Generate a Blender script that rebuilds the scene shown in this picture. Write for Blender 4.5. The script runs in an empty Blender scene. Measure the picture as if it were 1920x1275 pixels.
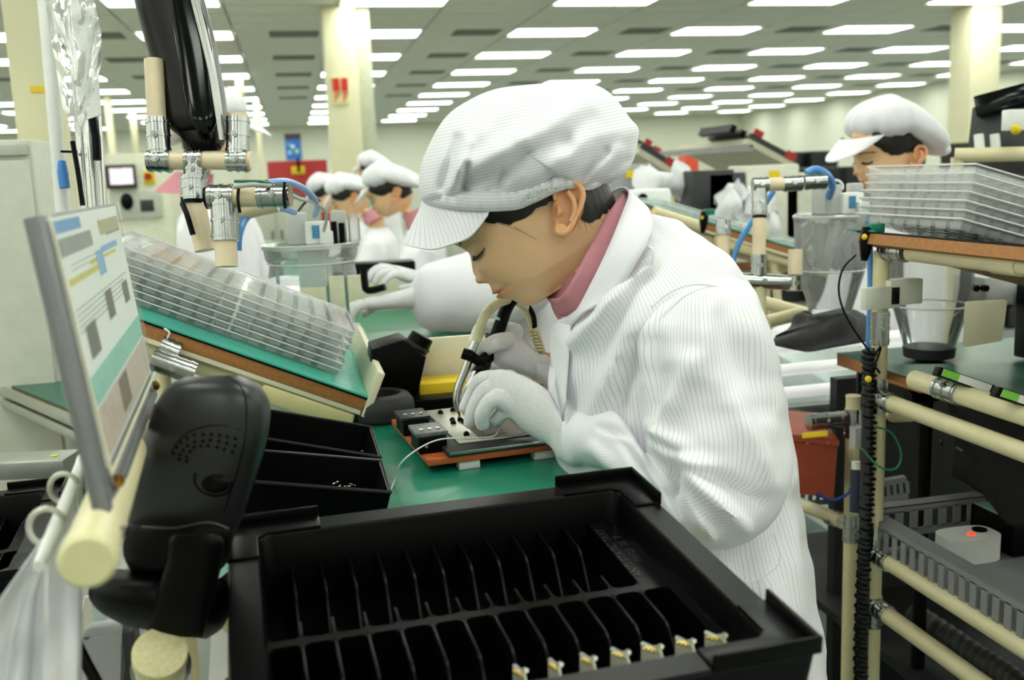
import bpy, bmesh, math, random
import numpy as np
from mathutils import Vector as V, Matrix, noise
random.seed(7)
SC = bpy.context.scene
COL = SC.collection
R = math.radians

# ---------------------------------------------------------------- camera, world, exposure
FPX = 1842.0
def cam_axes(pitch, roll, yaw):
    f = V((math.sin(yaw)*math.cos(pitch), math.cos(yaw)*math.cos(pitch), -math.sin(pitch)))
    r = V((math.cos(yaw), -math.sin(yaw), 0)); u = r.cross(f)
    c, s = math.cos(roll), math.sin(roll)
    return f, r*c-u*s, r*s+u*c
CAM = V((0, 0, 1.4))
CF, CR, CU = cam_axes(R(9.61), R(2.27), R(12.11))
cd = bpy.data.cameras.new('camera'); co = bpy.data.objects.new('camera', cd); COL.objects.link(co)
cd.sensor_width = 36; cd.lens = FPX*36/1920
m3 = Matrix((CR, CU, -CF)).transposed()
co.matrix_world = Matrix.Translation(CAM) @ m3.to_4x4()
cd.dof.use_dof = True; cd.dof.focus_distance = 1.3; cd.dof.aperture_fstop = 5.6; cd.clip_start = .02
SC.camera = co
w = bpy.data.worlds.new('room_air'); SC.world = w; w.use_nodes = True
w.node_tree.nodes['Background'].inputs[0].default_value = (.9, .95, .9, 1)
w.node_tree.nodes['Background'].inputs[1].default_value = .3
SC.view_settings.view_transform = 'Standard'; SC.view_settings.look = 'None'
SC.view_settings.exposure = 0.0; SC.view_settings.gamma = 1.0
try: SC.view_settings.use_curve_mapping = False
except Exception: pass
LIGHT_E = 10.8

# ---------------------------------------------------------------- pixel rays to world points
def ray(px, py): return CF + CR*((px-960)/FPX) - CU*((py-637.5)/FPX)
def P(px, py, d): return CAM + ray(px, py)*d
def onz(px, py, z): v = ray(px, py); return CAM + v*((z-CAM.z)/v.z)
def ony(px, py, y): v = ray(px, py); return CAM + v*(y/v.y)
def onx(px, py, x): v = ray(px, py); return CAM + v*(x/v.x)

# ---------------------------------------------------------------- materials
def lin(h):
    h = h.lstrip('#'); c = [int(h[i:i+2], 16)/255 for i in (0, 2, 4)]
    return tuple((x/12.92 if x <= .04045 else ((x+.055)/1.055)**2.4) for x in c)+(1,)
MAT = {}
def mk(name, col, rough=.5, metal=0, var=.08, scale=25, bump=0, bscale=120, emis=0, spec=.5, coat=0,
       stripe=None, sss=0, trans=0, vcol=False):
    if name in MAT: return MAT[name]
    m = bpy.data.materials.new(name); m.use_nodes = True; MAT[name] = m
    nt = m.node_tree; N = nt.nodes; L = nt.links
    b = N['Principled BSDF']; c = lin(col)
    tc = N.new('ShaderNodeTexCoord')
    nz = N.new('ShaderNodeTexNoise'); nz.inputs['Scale'].default_value = scale; nz.inputs['Detail'].default_value = 4
    L.new(tc.outputs['Object'], nz.inputs['Vector'])
    mp = N.new('ShaderNodeMapRange'); mp.inputs[1].default_value = .3; mp.inputs[2].default_value = .7
    mp.inputs[3].default_value = 1-var; mp.inputs[4].default_value = 1+var*.6
    L.new(nz.outputs[0], mp.inputs[0])
    mx = N.new('ShaderNodeMix'); mx.data_type = 'RGBA'; mx.blend_type = 'MULTIPLY'; mx.inputs[0].default_value = 1
    mx.inputs[6].default_value = c; L.new(mp.outputs[0], mx.inputs[7])
    out = mx.outputs[2]
    if vcol:
        at = N.new('ShaderNodeAttribute'); at.attribute_name = 'tint'
        m2 = N.new('ShaderNodeMix'); m2.data_type = 'RGBA'; m2.blend_type = 'MULTIPLY'; m2.inputs[0].default_value = 1
        L.new(out, m2.inputs[6]); L.new(at.outputs['Color'], m2.inputs[7]); out = m2.outputs[2]
    if stripe:      # stripe = (colour, lines per uv unit, line width share)
        uv = N.new('ShaderNodeUVMap'); sp = N.new('ShaderNodeSeparateXYZ'); L.new(uv.outputs[0], sp.inputs[0])
        mu = N.new('ShaderNodeMath'); mu.operation = 'MULTIPLY'; mu.inputs[1].default_value = stripe[1]; L.new(sp.outputs[0], mu.inputs[0])
        fr = N.new('ShaderNodeMath'); fr.operation = 'FRACT'; L.new(mu.outputs[0], fr.inputs[0])
        pp = N.new('ShaderNodeMath'); pp.operation = 'PINGPONG'; pp.inputs[1].default_value = .5; L.new(fr.outputs[0], pp.inputs[0])
        r2 = N.new('ShaderNodeMapRange'); r2.inputs[1].default_value = stripe[2]*.4; r2.inputs[2].default_value = stripe[2]
        r2.inputs[3].default_value = 1; r2.inputs[4].default_value = 0; L.new(pp.outputs[0], r2.inputs[0])
        m3_ = N.new('ShaderNodeMix'); m3_.data_type = 'RGBA'; m3_.inputs[7].default_value = lin(stripe[0])
        L.new(r2.outputs[0], m3_.inputs[0]); L.new(out, m3_.inputs[6]); out = m3_.outputs[2]
    L.new(out, b.inputs['Base Color'])
    b.inputs['Roughness'].default_value = rough; b.inputs['Metallic'].default_value = metal
    b.inputs['Specular IOR Level'].default_value = spec; b.inputs['Coat Weight'].default_value = coat
    if sss:
        b.inputs['Subsurface Weight'].default_value = sss; b.inputs['Subsurface Radius'].default_value = (.012, .004, .002)
        b.inputs['Subsurface Scale'].default_value = .5
    if trans: b.inputs['Transmission Weight'].default_value = trans
    if emis:
        L.new(out, b.inputs['Emission Color']); b.inputs['Emission Strength'].default_value = emis
    if bump:
        n2 = N.new('ShaderNodeTexNoise'); n2.inputs['Scale'].default_value = bscale; n2.inputs['Detail'].default_value = 3
        L.new(tc.outputs['Object'], n2.inputs['Vector'])
        bp = N.new('ShaderNodeBump'); bp.inputs['Strength'].default_value = bump; bp.inputs['Distance'].default_value = .002
        L.new(n2.outputs[0], bp.inputs['Height']); L.new(bp.outputs[0], b.inputs['Normal'])
    return m
def clear(name, tint='#fbfdfc', haze=.12, rough=.08, gl=1.0):
    """thin clear plastic film: see-through, fresnel gloss, a little milky scatter"""
    if name in MAT: return MAT[name]
    m = bpy.data.materials.new(name); m.use_nodes = True; MAT[name] = m
    nt = m.node_tree; N = nt.nodes; L = nt.links; N.remove(N['Principled BSDF'])
    t = N.new('ShaderNodeBsdfTransparent'); t.inputs[0].default_value = lin(tint)
    d = N.new('ShaderNodeBsdfDiffuse'); nz = N.new('ShaderNodeTexNoise'); nz.inputs['Scale'].default_value = 30
    cr = N.new('ShaderNodeMapRange'); cr.inputs[3].default_value = .82; cr.inputs[4].default_value = .95
    L.new(nz.outputs[0], cr.inputs[0]); L.new(cr.outputs[0], d.inputs[0])
    g = N.new('ShaderNodeBsdfGlossy'); g.inputs['Roughness'].default_value = rough
    fz = N.new('ShaderNodeFresnel'); fz.inputs[0].default_value = 1.5
    mu = N.new('ShaderNodeMath'); mu.operation = 'MULTIPLY'; mu.inputs[1].default_value = gl; mu.use_clamp = True; L.new(fz.outputs[0], mu.inputs[0])
    a = N.new('ShaderNodeMixShader'); a.inputs[0].default_value = haze; L.new(t.outputs[0], a.inputs[1]); L.new(d.outputs[0], a.inputs[2])
    c = N.new('ShaderNodeMixShader'); L.new(mu.outputs[0], c.inputs[0]); L.new(a.outputs[0], c.inputs[1]); L.new(g.outputs[0], c.inputs[2])
    L.new(c.outputs[0], N['Material Output'].inputs[0]); return m
# palette
CREAM = mk('cream_pipe', '#e0d6ac', .35, var=.05)
CREAM2 = mk('pale_cream_pipe', '#e6d5b4', .35, var=.05)
COLM = mk('cream_paint', '#dcd8b6', .6, var=.04, scale=3)
CHROME = mk('galvanised_metal', '#b9bcba', .22, metal=1, var=.15, bump=.15, bscale=60)
STEEL = mk('brushed_steel', '#c9c9c4', .25, metal=1, var=.08)
BLACKP = mk('black_plastic', '#040404', .38, var=.2, bump=.12, bscale=300, spec=.12)
TRAYB = mk('black_tray_plastic', '#060607', .3, var=.3, scale=40, bump=.1, bscale=500, spec=.14)
GLOSSB = mk('glossy_black', '#040506', .1, var=.1, spec=.3)
DARKG = mk('dark_grey_plastic', '#2b2c2e', .45, var=.1)
MATG = mk('green_rubber_mat', '#167a60', .3, var=.07, scale=9, bump=.05, bscale=200)
TEAL = mk('teal_rubber_mat', '#3fb3a0', .25, var=.1, scale=14, bump=.05, bscale=200)
DKGREEN = mk('dark_green_mat', '#14614c', .3, var=.1, scale=9)
PLYW = mk('brown_chipboard', '#a8703a', .6, var=.2, scale=160, bump=.2, bscale=400)
BEIGE = mk('beige_board', '#d9d2b2', .5, var=.05, scale=12)
BEIGEW = mk('pale_wood_board', '#e2dcc0', .55, var=.08, scale=30)
WHITE = mk('white_plastic', '#e6e8e6', .4, var=.04)
GREYP = mk('grey_plastic', '#8b8d8e', .5, var=.08)
LGREY = mk('light_grey_plastic', '#b9bbb8', .5, var=.06)
BLUE = mk('blue_air_hose', '#4f8fd2', .3, var=.06)
CLEAR = clear('clear_plastic', haze=.07, rough=.06)
CLEAR2 = clear('clear_tray_plastic', '#fdfefd', haze=.22, rough=.14, gl=.8)
POCK = clear('tray_pocket_plastic', '#fdfefd', haze=.5, rough=.2, gl=1.0)
FILM = clear('plastic_sleeve', '#f6f8f8', haze=.12, rough=.15, gl=1.2)
CLOTH = mk('white_cleanroom_cloth', '#eeedf3', .75, var=.03, stripe=('#c3c8cd', 160, .09), bump=.1, bscale=900)
CLOTHB = mk('white_cleanroom_cloth_plain', '#ebeaf0', .8, var=.05, scale=12)
GLOVE = mk('knit_glove', '#e4e4e6', .9, var=.06, scale=300, bump=.45, bscale=1100)
SKIN = mk('skin', '#ebc096', .5, var=.05, scale=30, sss=.12, vcol=True, bump=.04, bscale=700)
HAIR = mk('black_hair', '#17110e', .4, var=.3, scale=200)
PINK = mk('pink_shirt', '#c98692', .8, var=.06, scale=60, bump=.15, bscale=800)
YEL = mk('yellow_foam', '#e8c81e', .7, var=.08, scale=40, bump=.2, bscale=300)
RED = mk('red_paint', '#a4201c', .5)
REDC = mk('brick_red_plastic', '#9c3f20', .45, var=.08)
ORG = mk('orange_brown_phenolic', '#b25a2c', .4, var=.1)
SILV = mk('silver_aluminium', '#b4b5b2', .3, metal=.9, var=.08)
GREENST = mk('green_sticker', '#7dc94e', .5)
PAPER = mk('white_paper', '#f0f0ee', .7, var=.02)

# ---------------------------------------------------------------- mesh builder
class M:
    def __init__(s): s.v = []; s.f = []; s.mi = []; s.uv = None; s.cur = 0; s.tint = None
    def add(s, vs, fs):
        o = len(s.v); s.v += [V(p) for p in vs]; s.f += [tuple(i+o for i in f) for f in fs]; s.mi += [s.cur]*len(fs); return s
    def box(s, a, b, mx=None):
        x0, y0, z0 = a; x1, y1, z1 = b
        vs = [V(p) for p in ((x0,y0,z0),(x1,y0,z0),(x1,y1,z0),(x0,y1,z0),(x0,y0,z1),(x1,y0,z1),(x1,y1,z1),(x0,y1,z1))]
        if mx: vs = [mx @ p for p in vs]
        return s.add(vs, [(3,2,1,0),(4,5,6,7),(0,1,5,4),(1,2,6,5),(2,3,7,6),(3,0,4,7)])
    def cbox(s, c, d, mx=None): 
        c = V(c); h = V(d)/2
        return s.box(c-h, c+h, mx)
    def hexa(s, p):       # eight corners, bottom loop then top loop
        return s.add(p, [(3,2,1,0),(4,5,6,7),(0,1,5,4),(1,2,6,5),(2,3,7,6),(3,0,4,7)])
    def slab(s, q, t):    # quad corners given a thickness vector
        t = V(t); return s.hexa([V(p) for p in q]+[V(p)+t for p in q])
    def ring(s, c, ax, r, n, ph=0):
        ax = V(ax).normalized(); a = ax.orthogonal().normalized(); b = ax.cross(a)
        return [V(c)+a*(r*math.cos(2*math.pi*i/n+ph))+b*(r*math.sin(2*math.pi*i/n+ph)) for i in range(n)]
    def cyl(s, p0, p1, r0, r1=None, n=16, caps=True):
        r1 = r0 if r1 is None else r1; p0 = V(p0); p1 = V(p1); ax = p1-p0
        return s.loft([s.ring(p0, ax, r0, n), s.ring(p1, ax, r1, n)], caps=caps)
    def loft(s, rings, caps=True, closed=True):
        n = len(rings[0]); vs = [p for r in rings for p in r]; fs = []
        for i in range(len(rings)-1):
            for j in range(n if closed else n-1):
                k = (j+1) % n
                fs.append((i*n+j, i*n+k, (i+1)*n+k, (i+1)*n+j))
        if caps and closed: fs.append(tuple(range(n-1, -1, -1))); fs.append(tuple((len(rings)-1)*n+i for i in range(n)))
        return s.add(vs, fs)
    def lathe(s, c, prof, ax=(0,0,1), n=28, caps=True):     # prof: (radius, height) list
        ax = V(ax).normalized(); c = V(c)
        return s.loft([s.ring(c+ax*h, ax, max(r, 1e-5), n) for r, h in prof], caps=caps)
    def tube(s, pts, r, n=8, caps=True, sub=0):
        pts = [V(p) for p in pts]
        if sub: pts = spline(pts, sub)
        m = len(pts); rs = r if isinstance(r, (list, tuple)) else [r]*m
        if len(rs) != m: rs = [np.interp(i/(m-1), np.linspace(0, 1, len(rs)), rs) for i in range(m)]
        t0 = (pts[1]-pts[0]).normalized(); a = t0.orthogonal().normalized(); rings = []
        for i in range(m):
            t = (pts[min(i+1, m-1)]-pts[max(i-1, 0)]).normalized()
            a = (a-t*a.dot(t)).normalized(); b = t.cross(a)
            rings.append([pts[i]+a*(rs[i]*math.cos(2*math.pi*k/n))+b*(rs[i]*math.sin(2*math.pi*k/n)) for k in range(n)])
        return s.loft(rings, caps=caps)
    def sph(s, c, r, nu=16, nv=10, mx=None):
        c = V(c); r = (r, r, r) if not hasattr(r, '__len__') else r; rings = []
        for i in range(nv+1):
            th = math.pi*(i+.0)/nv; th = min(max(th, .02), math.pi-.02)
            rg = [V((r[0]*math.sin(th)*math.cos(2*math.pi*j/nu), r[1]*math.sin(th)*math.sin(2*math.pi*j/nu), -r[2]*math.cos(th))) for j in range(nu)]
            rings.append([(mx @ p if mx else p)+c for p in rg])
        return s.loft(rings)
    def prism(s, poly, mx, h):     # polygon in local xy, extruded +z
        n = len(poly); lo = [mx @ V((x, y, 0)) for x, y in poly]; hi = [mx @ V((x, y, h)) for x, y in poly]
        fs = [tuple(range(n-1, -1, -1)), tuple(range(n, 2*n))]+[(i, (i+1) % n, n+(i+1) % n, n+i) for i in range(n)]
        return s.add(lo+hi, fs)
    def build(s, name, mat, parent=None, smooth=35, bevel=0, seg=2, mods=None, origin=None):
        me = bpy.data.meshes.new(name)
        if parent is not None: Wm = WM[parent.name]
        else:
            if origin is None:
                mn = [min(p[i] for p in s.v) for i in range(3)]; mxx = [max(p[i] for p in s.v) for i in range(3)]
                origin = V(((mn[0]+mxx[0])/2, (mn[1]+mxx[1])/2, mn[2]))
            Wm = Matrix.Translation(origin)
        I = Wm.inverted()
        me.from_pydata([tuple(I @ p) for p in s.v], [], s.f)
        mats = mat if isinstance(mat, (list, tuple)) else [mat]
        for x in mats: me.materials.append(x)
        if len(mats) > 1: me.polygons.foreach_set('material_index', s.mi)
        if s.uv is not None:
            ul = me.uv_layers.new(name='UVMap'); arr = np.array(s.uv, dtype=np.float32)
            li = np.zeros(len(me.loops), dtype=np.int32); me.loops.foreach_get('vertex_index', li)
            ul.data.foreach_set('uv', arr[li].ravel())
        if s.tint is not None:
            ca = me.color_attributes.new('tint', 'FLOAT_COLOR', 'POINT'); ca.data.foreach_set('color', np.array(s.tint, dtype=np.float32).ravel())
        bm = bmesh.new(); bm.from_mesh(me)
        bmesh.ops.recalc_face_normals(bm, faces=bm.faces)
        if bevel:
            es = [e for e in bm.edges if len(e.link_faces) == 2 and e.calc_face_angle(0) > .5]
            if es: bmesh.ops.bevel(bm, geom=es, offset=bevel, segments=seg, affect='EDGES', profile=.5, clamp_overlap=True)
        bm.to_mesh(me); bm.free()
        if smooth:
            me.polygons.foreach_set('use_smooth', [True]*len(me.polygons)); me.set_sharp_from_angle(angle=R(smooth))
        o = bpy.data.objects.new(name, me); COL.objects.link(o)
        if parent is not None: o.parent = parent
        else: o.matrix_world = Wm
        WM[o.name] = Wm
        return o
WM = {}
def spline(pts, sub):
    out = []; n = len(pts)
    for i in range(n-1):
        a, b, c, d = pts[max(i-1, 0)], pts[i], pts[i+1], pts[min(i+2, n-1)]
        for k in range(sub):
            t = k/sub
            out.append(.5*((2*b)+(c-a)*t+(2*a-5*b+4*c-d)*t*t+(3*b-3*c+d-a)*t*t*t))
    out.append(pts[-1]); return out
def tag(o, label, cat=None, group=None, kind=None):
    if label: o['label'] = label
    if cat: o['category'] = cat
    if group: o['group'] = group
    if kind: o['kind'] = kind
    return o
def thing(name, label, cat, loc, rz=0, group=None, mx=None):
    o = bpy.data.objects.new(name, None); COL.objects.link(o); o.empty_display_size = .05
    Wm = mx if mx is not None else Matrix.Translation(V(loc)) @ Matrix.Rotation(rz, 4, 'Z')
    o.matrix_world = Wm; WM[o.name] = Wm
    return tag(o, label, cat, group)
def struct(o): o['kind'] = 'structure'; return o
def dup(root, mx, label=None, group=None, parent=None):
    c = root.copy(); COL.objects.link(c)
    if parent is None:
        c.matrix_world = mx; WM[c.name] = mx
        if label: c['label'] = label
        if group: c['group'] = group
    else: c.parent = parent; WM[c.name] = WM[parent.name]
    for ch in list(root.children): dup(ch, None, parent=c)
    return c
def T(x, y, z): return Matrix.Translation((x, y, z))
def RZ(a): return Matrix.Rotation(a, 4, 'Z')
def RX(a): return Matrix.Rotation(a, 4, 'X')
def RY(a): return Matrix.Rotation(a, 4, 'Y')
def frame(o, x, y=None, z=None):
    """matrix with origin o, x axis along x, z axis near z"""
    x = V(x).normalized(); z = V(z if z is not None else (0, 0, 1)); y = z.cross(x).normalized(); z = x.cross(y)
    m = Matrix((x, y, z)).transposed().to_4x4(); m.translation = V(o); return m
def pxloft(m, rings, n=24, ex=2.0, sub=3, caps=True, fn=None):
    """loft whose rings are given by the two outline points seen by the camera, a distance and a half thickness"""
    ks = [[P(r[0], r[1], r[4]), P(r[2], r[3], r[4]), r[5]] for r in rings]
    cs = spline([(k[0]+k[1])/2 for k in ks], sub); hs = spline([(k[1]-k[0])/2 for k in ks], sub)
    ts = [x.x for x in spline([V((k[2], 0, 0)) for k in ks], sub)]; out = []
    for i, (c, h, t) in enumerate(zip(cs, hs, ts)):
        d = (c-CAM).normalized(); d = (d-h.normalized()*d.dot(h.normalized())).normalized(); rg = []
        for j in range(n):
            a = 2*math.pi*j/n; ca, sa = math.cos(a), math.sin(a)
            x = math.copysign(abs(ca)**(2/ex), ca); y = math.copysign(abs(sa)**(2/ex), sa)
            p = c+h*x-d*(t*y)
            if fn: p = fn(p, i/(len(cs)-1), a, -d*y+h.normalized()*x)
            rg.append(p)
        out.append(rg)
    m.loft(out, caps=caps); return out
def pipe(name, a, b, r, parent, mat=None, n=16): return M().cyl(a, b, r, n=n).build(name, mat or CREAM, parent)
def sleeve(a, b, parent, r=.0185, name='metal_joint', n=18):
    """pressed metal pipe clamp: split sleeve with raised ribs and a bolt"""
    a = V(a); b = V(b); m = M(); d = (b-a); L = d.length; u = d.normalized()
    m.cyl(a, b, r, n=n)
    for t in (.12, .5, .88): m.cyl(a+d*t-u*.0015, a+d*t+u*.0015, r*1.07, n=n)
    o = u.orthogonal().normalized(); k = -CF; k = (k-u*k.dot(u)).normalized() if (k-u*k.dot(u)).length > .1 else o
    m.cyl(a+d*.5+k*r*.9, a+d*.5+k*(r+.004), .005, n=10); m.cyl(a+d*.5+k*(r+.003), a+d*.5+k*(r+.006), .003, n=6)
    return m.build(name, CHROME, parent)

# ---------------------------------------------------------------- the hall
X0, X1, Y0, Y1, ZC = -13.0, 15.5, -6.0, 32.6, 3.15
fl = struct(M().box((X0, Y0, -.1), (X1, Y1, 0)).build('floor', mk('green_epoxy_floor', '#868d88', .5, var=.08, scale=2), smooth=0))
WALLM = mk('pale_green_wall_paint', '#dadccb', .7, var=.03, scale=2)
for nm, a, b in (('wall_left', (X0-.1, Y0, 0), (X0, Y1, ZC+.1)), ('wall_right', (X1, Y0, 0), (X1+.1, Y1, ZC+.1)),
                 ('wall_back', (X0, Y1, 0), (X1, Y1+.1, ZC+.1)), ('wall_front', (X0, Y0-.1, 0), (X1, Y0, ZC+.1))):
    struct(M().box(a, b).build(nm, WALLM, smooth=0))
for nm, a, b in (('baseboard_back', (X0, Y1-.02, 0), (X1, Y1, .12)), ('baseboard_right', (X1-.02, Y0, 0), (X1, Y1, .12))):
    struct(M().box(a, b).build(nm, GREYP, smooth=0))
TILE = mk('mineral_ceiling_tile', '#d6d8cc', .9, var=.06, scale=5, bump=.3, bscale=160)
GRIDM = mk('ceiling_grid_metal', '#b3b5aa', .6)
ceil = struct(M().box((X0, Y0, ZC+.03), (X1, Y1, ZC+.1)).build('ceiling', GRIDM, smooth=0))
LX, LY, SX, SY = 3.358, 12.498, 2.222, 2.304; TX, TY = SX/2, SY/4
lights = []; tiles = []; vents = []
nx0, nx1 = int((X0-LX)/TX)-1, int((X1-LX)/TX)+1
ny0, ny1 = int((Y0-LY)/TY)-1, int((Y1-LY)/TY)+1
for i in range(nx0, nx1+1):
    for j in range(ny0, ny1+1):
        cx, cy = LX+i*TX, LY+j*TY
        if cx-TX/2 < X0 or cx+TX/2 > X1 or cy-TY/2 < Y0 or cy+TY/2 > Y1: continue
        if i % 2 == 0 and j % 4 == 0: lights.append((cx, cy))
        else: tiles.append((cx, cy))
def seen(x, y, z, mg=80):
    v = V((x, y, z))-CAM; d = v.dot(CF)
    if d < .3: return False
    px = 960+FPX*v.dot(CR)/d; py = 637.5-FPX*v.dot(CU)/d
    return -mg < px < 1920+mg and -mg < py < 1275+mg
tm = M().box((-TX/2+.012, -TY/2+.012, 0), (TX/2-.012, TY/2-.012, .02))
tile0 = None; rest = M(); vis = sorted([t for t in tiles if seen(t[0], t[1], ZC)], key=lambda t: t[1])
near = set(vis[:300])
for (x, y) in tiles:
    if (x, y) in near:
        if tile0 is None:
            WM['tile_seed'] = Matrix()
            tile0 = tm.build('ceiling_tile', TILE, origin=V((0, 0, 0)), bevel=0, smooth=0); tile0.parent = ceil
            tile0.location = V((x, y, ZC))-ceil.location
        else:
            t = tile0.copy(); COL.objects.link(t); t.parent = ceil; t.location = V((x, y, ZC))-ceil.location
    else: rest.box((x-TX/2+.012, y-TY/2+.012, ZC), (x+TX/2-.012, y+TY/2-.012, ZC+.02))
rt = rest.build('ceiling_tile', TILE, smooth=0); rt.parent = ceil; rt.matrix_parent_inverse = ceil.matrix_world.inverted(); rt['kind'] = 'stuff'
LAMPM = mk('lit_fluorescent_diffuser', '#fbfff4', .5, var=.0, emis=LIGHT_E)
FRAMEM = mk('white_lamp_frame', '#eceee6', .5, var=.02)
l0 = None
for (x, y) in lights:
    if l0 is None:
        l0 = thing('ceiling_light', 'white recessed fluorescent ceiling panel, lit, one of the regular grid', 'ceiling light', (x, y, ZC-.012), group='fluorescent panels in the ceiling')
        m = M()
        hx, hy = TX/2-.01, .33
        for a, b in (((-hx, -hy, 0), (hx, -hy+.03, .03)), ((-hx, hy-.03, 0), (hx, hy, .03)), ((-hx, -hy, 0), (-hx+.03, hy, .03)), ((hx-.03, -hy, 0), (hx, hy, .03))):
            m.box(a, b, WM[l0.name])
        m.build('lamp_frame', FRAMEM, l0, smooth=0)
        M().box((-hx+.03, -hy+.03, .006), (hx-.03, hy-.03, .02), WM[l0.name]).build('diffuser', LAMPM, l0, smooth=0)
    else: dup(l0, T(x, y, ZC-.012))
VENTM = mk('dark_vent_grille', '#7b7d72', .7)
v0 = None
for (x, y) in lights:
    vx = x-TX*.88
    if not seen(vx, y, ZC, 0) or y > 24: continue
    if v0 is None:
        v0 = thing('ceiling_vent', 'grey slotted air vent in the ceiling beside a light panel', 'ceiling vent', (vx, y, ZC-.008), group='air vents between the ceiling lights')
        m = M()
        for k in range(5): m.box((-.27, -.22+k*.09, 0), (.27, -.17+k*.09, .008), WM[v0.name])
        m.build('slat', VENTM, v0, smooth=0)
        M().box((-.29, -.25, .005), (.29, .25, .008), WM[v0.name]).build('backing', mk('vent_shadow_gap', '#55574e', .8), v0, smooth=0)
    else: dup(v0, T(vx, y, ZC-.008))
# square columns
def column(x, y, w, d, name, label, side=None):
    t = thing(name, label, 'column', (x, y, 0))
    M().box((x, y, 0), (x+w, y+d, ZC)).build('shaft', COLM, t, bevel=.01)
    if side: M().box((side[0], y+.06, 0), (side[1], y+d-.04, ZC)).build('side_duct', mk('grey_green_duct', '#b9bda4', .6), t, bevel=.005)
    return t
c1 = column(.42, 10.5, .33, .34, 'column', 'cream square column with a red notice, left of the main worker', (.75, .9))
c2 = column(7.95, 10.55, .4, .4, 'column', 'cream square column behind the right-hand worker')
q = ony(620, 145, 10.49); q2 = ony(655, 195, 10.49)
nm = M(); nm.box((q.x, 10.485, q2.z), (q2.x, 10.5, q.z)); n_ = nm.build('notice', mk('cream_notice', '#e6d9a0', .6), c1, smooth=0)
m = M()
for a in range(2):
    x0 = q.x+.015+a*(q2.x-q.x)*.5; x1 = x0+(q2.x-q.x)*.4
    m.box((x0, 10.478, q.z-.14), (x1, 10.486, q.z-.01)); 
    for k in range(3): m.box((x0+.01, 10.478, q.z-.17-k*.035), (x1-.02*k, 10.486, q.z-.155-k*.035))
m.build('red_lettering', mk('red_ink', '#cf2b20', .6), n_, smooth=0)['label'] = 'red characters on the notice'
# far pillars
for k, (px, py, y) in enumerate(((452, 200, 17), (484, 230, 22), (205, 230, 20), (250, 240, 24))):
    p = ony(px, py, y)
    t = M().box((p.x-.06, y, 0), (p.x+.06, y+.12, ZC)).build('column', COLM, bevel=.01)
    tag(t, ['slim cream pillar right of the black monitor', 'second slim cream pillar, nearer the big column', 'thin pale pillar behind the hanging document sleeve', 'thin pale pillar above the machine screen'][k], 'column')
# ================================================================ near workbench
ZT = 1.0
t = thing('workbench', 'near workbench with a green rubber mat in front of the bending worker', 'workbench', (.15, 1.15, 0))
M().box((-.12, .985, ZT-.026), (.372, 1.84, ZT-.003)).build('bench_board', PLYW, t, bevel=.001)
M().box((-.12, .985, ZT-.003), (.392, 1.84, ZT)).build('rubber_mat', MATG, t, bevel=.001)
for a in (-.09, .37):
    for b in (1.02, 1.8): pipe('leg', (a, b, .02), (a, b, ZT-.054), .014, t); 
    pipe('rail', (a, .985, ZT-.041), (a, 1.84, ZT-.041), .014, t)
for b in (1.02, 1.8):
    pipe('rail', (-.12, b, .3), (.42, b, .3), .014, t)
    for a in (-.09, .37): sleeve((a, b, ZT-.1), (a, b, ZT-.055), t); M().cyl((a, b, 0), (a, b, .02), .022).build('foot', BLACKP, t)

# ---- black component tray (tilted up at its far side on a riser)
TW, TL, TH, TR_ = .42, .362, .081, .034
FRc = V((.3342, .9713, 1.0726)); tw = V((.99855, .0539, 0)).normalized(); tn = V((.0038, -.0733, .9973)).normalized(); tu = tn.cross(tw)
to = FRc-tw*TW-tu*TL-tn*TH
TM = Matrix((tw, tu, tn)).transposed().to_4x4(); TM.translation = to
TM.translation = to
def minmax(a, b): return tuple(min(a[i], b[i]) for i in range(3)), tuple(max(a[i], b[i]) for i in range(3))
def rr(x0, y0, x1, y1, r, n=5):
    out = []
    for cx, cy, a0 in ((x1-r, y1-r, 0), (x0+r, y1-r, 90), (x0+r, y0+r, 180), (x1-r, y0+r, 270)):
        for k in range(n+1): a = R(a0+90*k/n); out.append((cx+r*math.cos(a), cy+r*math.sin(a)))
    return out
t = thing('component_tray', 'large black moulded component tray with two rows of curved slots, nearest the camera', 'tray', None, mx=TM)
def rz_(o, r, z): return [TM @ V((x, y, z)) for x, y in rr(o, o, TW-o, TL-o, r)]
w_ = .0285
m = M(); m.loft([rz_(.008, .012, .0), rz_(0, .012, TH-.003), rz_(.002, .011, TH), rz_(w_-.002, .014, TH), rz_(w_, .013, TH-.003), rz_(w_+.003, .012, .006)])
m.build('tray_body', TRAYB, t)
ch, lt = .013, .0035
for cx, sx in ((0, 1), (TW, -1)):
    for cy, sy in ((0, 1), (TL, -1)):
        m = M(); Lx, Ly = .088, .078; ox, oy = cx-sx*.001, cy-sy*.001
        poly = [(ox, oy), (ox+sx*Lx, oy), (ox+sx*Lx, oy+sy*lt), (ox+sx*lt, oy+sy*lt), (ox+sx*lt, oy+sy*Ly), (ox, oy+sy*Ly)]
        m.prism(poly, TM @ T(0, 0, TH-.001), ch)
        poly = [(ox, oy), (ox+sx*Lx, oy), (ox+sx*Lx, oy+sy*w_), (ox+sx*(w_+.008), oy+sy*w_), (ox+sx*w_, oy+sy*(w_+.008)), (ox+sx*w_, oy+sy*Ly), (ox, oy+sy*Ly)]
        m.prism(poly, TM @ T(0, 0, TH-.002), .0045)
        m.build('corner_lip', TRAYB, t, bevel=.0014)
zp, zf = TH-TR_, .004
sx0 = w_+.0005; pF, pN = .02755, .0272; yC = TL-.026; yB = TL-.173; yA = w_+.004
def tb(a, b): return M().box(a, b, TM)
m = M(); F_ = sx0+12*pF; N_ = sx0+13*pN
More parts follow.
